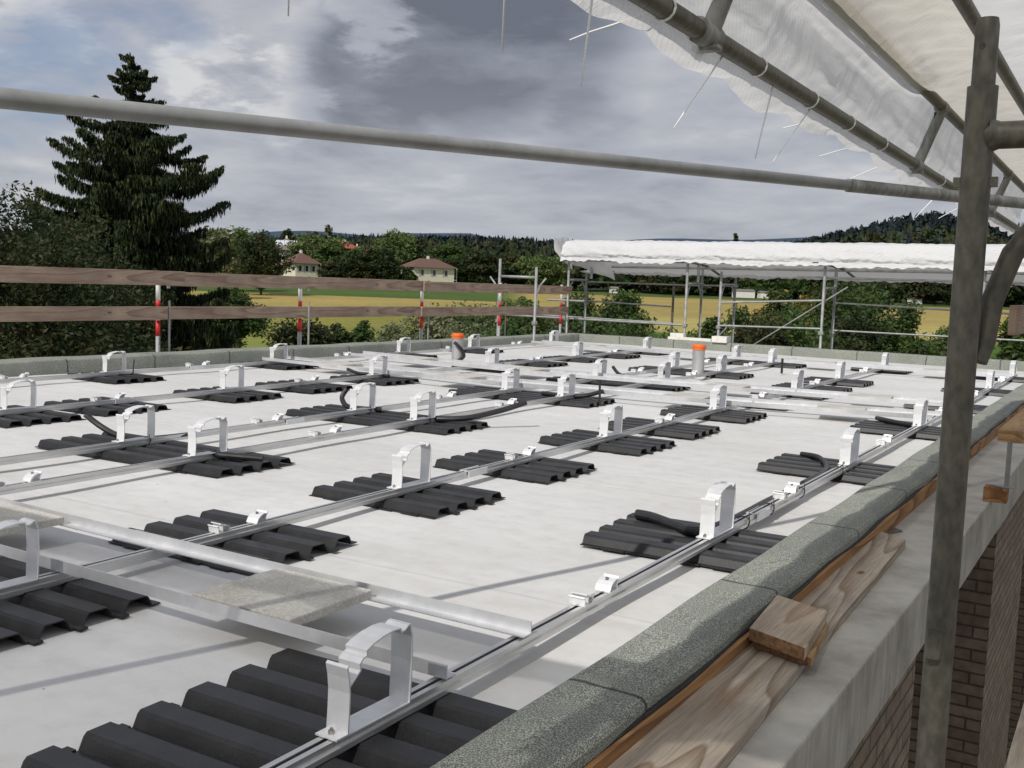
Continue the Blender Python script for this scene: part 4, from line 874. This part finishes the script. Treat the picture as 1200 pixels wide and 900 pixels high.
# village trees
VT=[(303,215,271,56,'dark','big dark round tree left of the houses',.08,0),(272,235,266,56,'light','pale tree right of the spruce',.1,0),(255,190,263,34,'willow','small pale tree touching the spruce',.15,0),(374,335,273,60,'light','large pale tree between the two houses',.05,0),(352,330,283,40,'light','pale tree above the left house roof',.05,0),
(380,340,262,20,'spruce','pointed dark conifer behind the large pale tree',0,.9),(366,345,266,12,'spruce','thin conifer top above the pale tree',0,.9),(335,380,268,22,'dark','small dark tree behind the grey roof',.1,0),(412,310,290,34,'mid','bright green tree right of the large pale tree',.05,0),(436,290,288,50,'dark','dark round tree left of the right house',.05,0),
(455,345,270,60,'light','tall pale tree behind the right house',.05,0),(480,350,276,40,'dark','dark tree above the right house roof',.05,0),(475,292,314,14,'mid','small tree in front of the right house wall',.1,0),(520,340,285,46,'mid','green tree behind the right end of the right house',.05,0),(555,330,292,56,'dark','dark tree right of the right house',.05,0),(595,335,296,50,'dark','dark tree behind the tall guard frame',.05,0),
(630,330,298,48,'light','light green tree left of the canopy corner',.05,0),(398,292,300,40,'dark','dark tree beside the large pale tree',.05,0),(853,420,267,9,'spruce','lone slim columnar cypress above the canopy',0,.12),(895,360,318,44,'mid','round tree at the field edge below the canopy',.1,0),(1090,350,320,60,'dark','round dark tree at the field edge left of near pole',.1,0),(790,355,318,56,'dark','dark round tree at the field edge below the canopy',.1,0)]
for p,d,row,w,k,lab,low,cone in VT:
    W_=w/1215*d*1.22; tree('conifer_tree' if k=='spruce' else 'village_tree',px(p,d),d,zt(p,row,d),W_,k,lab,'tree',n=7500 if w>20 else 4500,size=.0017*d,clumps=70,low=low,grp='trees round the village',seed=p,cone=cone)
# ---------------------------------------------------------------- houses
def house(l,d,rot,w,dp,eave,ridge_,roof,wall,label,right_wood=True,panels=False,base=None):
    x,y=LD(l,d); zb=gz(x,y)-.3 if base is None else base; e=empty('house',(x,y,zb),rot+YAW*-1*0+0); e.rotation_euler=(0,0,-YAW*-1+rot)
    e.rotation_euler=(0,0,-YAW+rot)
    h=eave-zb; rh=ridge_-eave
    link('wall',MB().box(-w/2,w/2,-dp/2,dp/2,0,h).me('wall',M[wall]),e)
    o_=.9; mb=MB(); L=max(0,(w-dp)/2) 
    v=[(-w/2-o_,-dp/2-o_,h-.15),(w/2+o_,-dp/2-o_,h-.15),(w/2+o_,dp/2+o_,h-.15),(-w/2-o_,dp/2+o_,h-.15),(-L-.2,0,h+rh),(L+.2,0,h+rh)]
    mb.add(v,[(0,1,5,4),(2,3,4,5),(1,2,5),(3,0,4),(3,2,1,0)]); rf=link('roof',mb.me('roof',M[roof]),e)
    link('chimney',MB().box(-.3,.3,-.3,.3,h+rh*.5,h+rh+.7).me('chimney',M['white_render']),rf)
    nw=3
    for fl in range(2):
        z=h*.12+fl*h*.48
        for i in range(nw):
            xx=-w/2+w*(i+.7)/(nw+.4); 
            wd=link('window',MB().box(xx-.55,xx+.55,-dp/2-.06,-dp/2-.003,z+.2,z+h*.30).me('window',M['white_render']),e)
            link('pane',MB().box(xx-.42,xx+.42,-dp/2-.08,-dp/2-.062,z+.35,z+h*.30-.12).me('pane',M['glass']),wd)
            link('shutter',MB().box(xx-1.0,xx-.57,-dp/2-.1,-dp/2-.004,z+.2,z+h*.30).me('shutter',M['shutter']),wd)
    if right_wood:
        link('timber_bay',MB().box(w/2+.004,w/2+.08,-dp*.35,dp/2-.2,h*.05,h-.2).me('timber_bay',M['brown_wood']),e)
        b=link('balcony',MB().box(w/2+.09,w/2+1.3,-dp*.42,dp/2,h*.48,h*.52).me('balcony',M['white_render']),e)
        link('balcony_rail',MB().box(w/2+1.22,w/2+1.3,-dp*.42,dp/2,h*.52+.75,h*.52+.9).box(w/2+1.2,w/2+1.32,-dp*.42,-dp*.42+.15,0,h-.2).box(w/2+1.2,w/2+1.32,dp/2-.15,dp/2,0,h-.2).me('balcony_rail',M['white_render']),b)
    if panels:
        mb=MB(); 
        for i in range(5):
            a=-w/2+1+i*(w-2)/5; z0=h-.15; k=rh/(dp/2+o_); mb.add([(a,-dp/2*.75,z0+(o_+dp/2*.25)*k+.12),(a+1.6,-dp/2*.75,z0+(o_+dp/2*.25)*k+.12),(a+1.6,-dp*.12,z0+(o_+dp*.38)*k+.12),(a,-dp*.12,z0+(o_+dp*.38)*k+.12)],[(0,1,2,3)])
        link('solar_panels',mb.me('solar_panels',M['panel']),rf)
    return tag(e,label,'house','houses at the edge of the village')
house(px(349,300),300,R(40),7.2,7.2,zt(350,308,300),zt(350,296,300),'tiles_roof','cream','small cream house with a brown hipped roof, left of the large pale tree')
house(px(497,300),300,R(33),13,8,zt(498,313,300),zt(498,303,300),'tiles_roof','cream','wide cream house with a brown hipped roof behind the third guard post')
house(px(332,345),345,R(12),9,9,zt(330,293,345),zt(330,279,345),'grey_roof','cream','taller house with a grey roof and pale panels behind the small cream house',False,True)
house(px(400,420),420,R(40),8,7,zt(400,291,420),zt(400,283,420),'red_roof','brown_wood','red roofed house among trees on the slope',False)
house(px(414,425),425,R(10),5,5,zt(414,294,425),zt(414,288,425),'red_roof','brown_wood','tiny red roofed house right of the other red roof',False)
house(px(234,300),300,R(25),9,7,zt(234,302,300),zt(234,295,300),'grey_roof','white_render','white house glimpsed between the spruce boughs and the dark tree',False)
house(px(160,120),120,R(20),3.5,4,zt(160,305,120),zt(160,296,120),'red_roof','cream','cream and red house glimpsed through the dark trees at left',False)
for i,(p,d,row,w,h,lab) in enumerate([(866,352,331,7.0,1.6,'low white shed at the edge of the wheat field'),(889,354,332,3,1.3,'small pale shed right of the low white shed'),(1066,350,340,3.6,1.0,'small white shed left of the near pole'),(715,350,333,2.4,.9,'tiny white shed under the canopy left part')]):
    x,y=LD(px(p,d),d); e=empty('field_shed',(x,y,gz(x,y)),0); e.rotation_euler=(0,0,-YAW+.2); 
    link('wall',MB().box(-w/2,w/2,-1.5,1.5,0,h+.6).me('wall',M['white_render']),e); link('roof',MB().add([(-w/2-.2,-1.7,h+.6),(w/2+.2,-1.7,h+.6),(w/2+.2,1.7,h+.6),(-w/2-.2,1.7,h+.6),(-w/2-.2,0,h+1.3),(w/2+.2,0,h+1.3)],[(0,1,5,4),(2,3,4,5),(1,2,5),(3,0,4)]).me('roof',M['grey_roof']),e)
    tag(e,lab,'shed','pale sheds at the field edge')
# garden fence
e=empty('garden_fence',(*LD(px(250,60),60),0)); x,y=LD(px(250,60),60); e.location.z=gz(x,y); e.rotation_euler=(0,0,-YAW)
mb=MB()
for i in range(60): mb.box(i*.1-.006,i*.1+.006,-.006,.006,.05,1.15)
link('wire_panel',mb.me('wire_panel',M['shutter']),e); mb=MB()
for i in range(4): mb.box(i*2-.03,i*2+.03,-.03,.03,-.2,1.25)
mb.box(0,6,-.012,.012,1.1,1.14); link('fence_post_frame',mb.me('fence_post_frame',M['shutter']),e); tag(e,'grey metal bar fence by the path below the small round tree','fence')
# ---------------------------------------------------------------- camera
cam=bpy.data.cameras.new('camera'); co=bpy.data.objects.new('camera',cam); COL.objects.link(co)
cam.sensor_width=36; cam.lens=1215/1200*36; cam.clip_start=.02; cam.clip_end=30000
p_,r_=.0966,.0362
cy,sy,cp,sp,cr,sr=math.cos(YAW),math.sin(YAW),math.cos(p_),math.sin(p_),math.cos(r_),math.sin(r_)
fw=Vector((sy*cp,cy*cp,-sp)); ri0=Vector((cy,-sy,0)); dn0=fw.cross(ri0); ri=cr*ri0-sr*dn0; dn=fw.cross(ri)
mt=Matrix((( ri.x,-dn.x,-fw.x,0),(ri.y,-dn.y,-fw.y,0),(ri.z,-dn.z,-fw.z,1.0),(0,0,0,1))); co.matrix_world=mt; scn.camera=co
# ---------------------------------------------------------------- light
sd=Vector((.02,-1.05,1.0)).normalized(); el=math.asin(sd.z)
sun=bpy.data.lights.new('sun','SUN'); so=bpy.data.objects.new('sun',sun); COL.objects.link(so); sun.energy=3.3; sun.angle=R(.55); sun.color=(1,.955,.89)
so.rotation_euler=sd.to_track_quat('Z','Y').to_euler()
w=bpy.data.worlds.new('World'); scn.world=w; w.use_nodes=True; t=w.node_tree; t.nodes.clear()
out=N(t,'ShaderNodeOutputWorld'); bg=N(t,'ShaderNodeBackground',Strength=.1); t.links.new(bg.outputs[0],out.inputs[0])
sky=N(t,'ShaderNodeTexSky',sky_type='NISHITA'); sky.sun_disc=False; sky.sun_elevation=el; sky.sun_rotation=math.atan2(sd.x,sd.y)
tc=N(t,'ShaderNodeTexCoord'); s=N(t,'ShaderNodeSeparateXYZ'); t.links.new(tc.outputs['Generated'],s.inputs[0])
def mth(op,a,b=None,c=None,clamp=False):
    n=N(t,'ShaderNodeMath',operation=op); n.use_clamp=clamp
    for i,vv in enumerate((a,b,c)):
        if vv is None: continue
        if hasattr(vv,'links'): t.links.new(vv,n.inputs[i])
        else: n.inputs[i].default_value=vv
    return n.outputs[0]
zc=mth('MAXIMUM',s.outputs[2],0.0); dz_=mth('ADD',zc,.16)
u=mth('DIVIDE',s.outputs[0],dz_); v_=mth('DIVIDE',s.outputs[1],dz_)
cx=N(t,'ShaderNodeCombineXYZ'); t.links.new(u,cx.inputs[0]); t.links.new(v_,cx.inputs[1])
def noise(scale,detail,rough,off=(0,0,0),dist=0):
    mp=N(t,'ShaderNodeMapping'); mp.inputs['Location'].default_value=off; t.links.new(cx.outputs[0],mp.inputs[0])
    n=N(t,'ShaderNodeTexNoise',Scale=scale,Detail=detail,Roughness=rough,Distortion=dist); t.links.new(mp.outputs[0],n.inputs[0]); return n.outputs[0]
n1=noise(1.15,8,.56,(3.1,1.7,0),.25); n2=noise(2.7,8,.6,(7.3,2.2,0),.2)
def ray(px_,py_): return (ri*(px_-600)/1215+dn*(py_-450)/1215+fw).normalized()
def blob(px_,py_,r0,r1):
    d=ray(px_,py_); vm=N(t,'ShaderNodeVectorMath',operation='DOT_PRODUCT'); t.links.new(tc.outputs['Generated'],vm.inputs[0]); vm.inputs[1].default_value=d
    wob=mth('MULTIPLY',mth('SUBTRACT',n2,.5),.006); q=mth('ADD',vm.outputs['Value'],wob)
    mr=N(t,'ShaderNodeMapRange',interpolation_type='SMOOTHSTEP'); t.links.new(q,mr.inputs[0]); mr.inputs[1].default_value=math.cos(r1); mr.inputs[2].default_value=math.cos(r0); return mr.outputs[0]
def addn(*a):
    o_=a[0]
    for b_ in a[1:]: o_=mth('ADD',o_,b_)
    return o_
dark=mth('MINIMUM',addn(blob(520,40,.03,.12),blob(640,20,.02,.11),blob(420,90,.01,.075),mth('MULTIPLY',blob(690,155,.0,.055),.45)),1.0)
blue=mth('MINIMUM',addn(blob(120,25,.01,.08),blob(30,100,.0,.06),blob(200,10,.0,.06)),1.0)
white=mth('MINIMUM',addn(blob(250,80,.0,.05),blob(30,20,.0,.05),blob(440,35,.0,.04),blob(330,110,.0,.05),mth('MULTIPLY',blob(160,270,.02,.16),.4)),1.0)
val=mth('ADD',mth('ADD',mth('MULTIPLY',n1,.62),mth('MULTIPLY',n2,.38)),mth('ADD',mth('MULTIPLY',white,.13),mth('MULTIPLY',dark,-.21)))
cl=ramp(t,val,[(.26,(1.5,1.65,2.05)),(.37,(2.6,2.8,3.35)),(.46,(3.9,4.1,4.7)),(.55,(5.0,5.1,5.5)),(.66,(7.2,7.2,7.2))])
hor=N(t,'ShaderNodeMapRange'); t.links.new(s.outputs[2],hor.inputs[0]); hor.inputs[1].default_value=0; hor.inputs[2].default_value=.22; hor.inputs[3].default_value=.62; hor.inputs[4].default_value=0
cl=mixc(t,hor.outputs[0],cl,(4.6,4.85,5.3))
bmask=mth('MULTIPLY',blue,ramp(t,n1,[(.40,(1,1,1)),(.56,(.1,.1,.1))])); 
skyb=mixc(t,.55,sky.outputs[0],(2.3,2.9,4.5))
t.links.new(mixc(t,mth('MULTIPLY_ADD',bmask,.72,.03),cl,skyb),bg.inputs[0])
vs=scn.view_settings; vs.view_transform='Standard'; vs.look='None'; vs.exposure=0; vs.gamma=1
scn.cycles.max_bounces=8; scn.cycles.transparent_max_bounces=16; scn.cycles.use_denoising=True
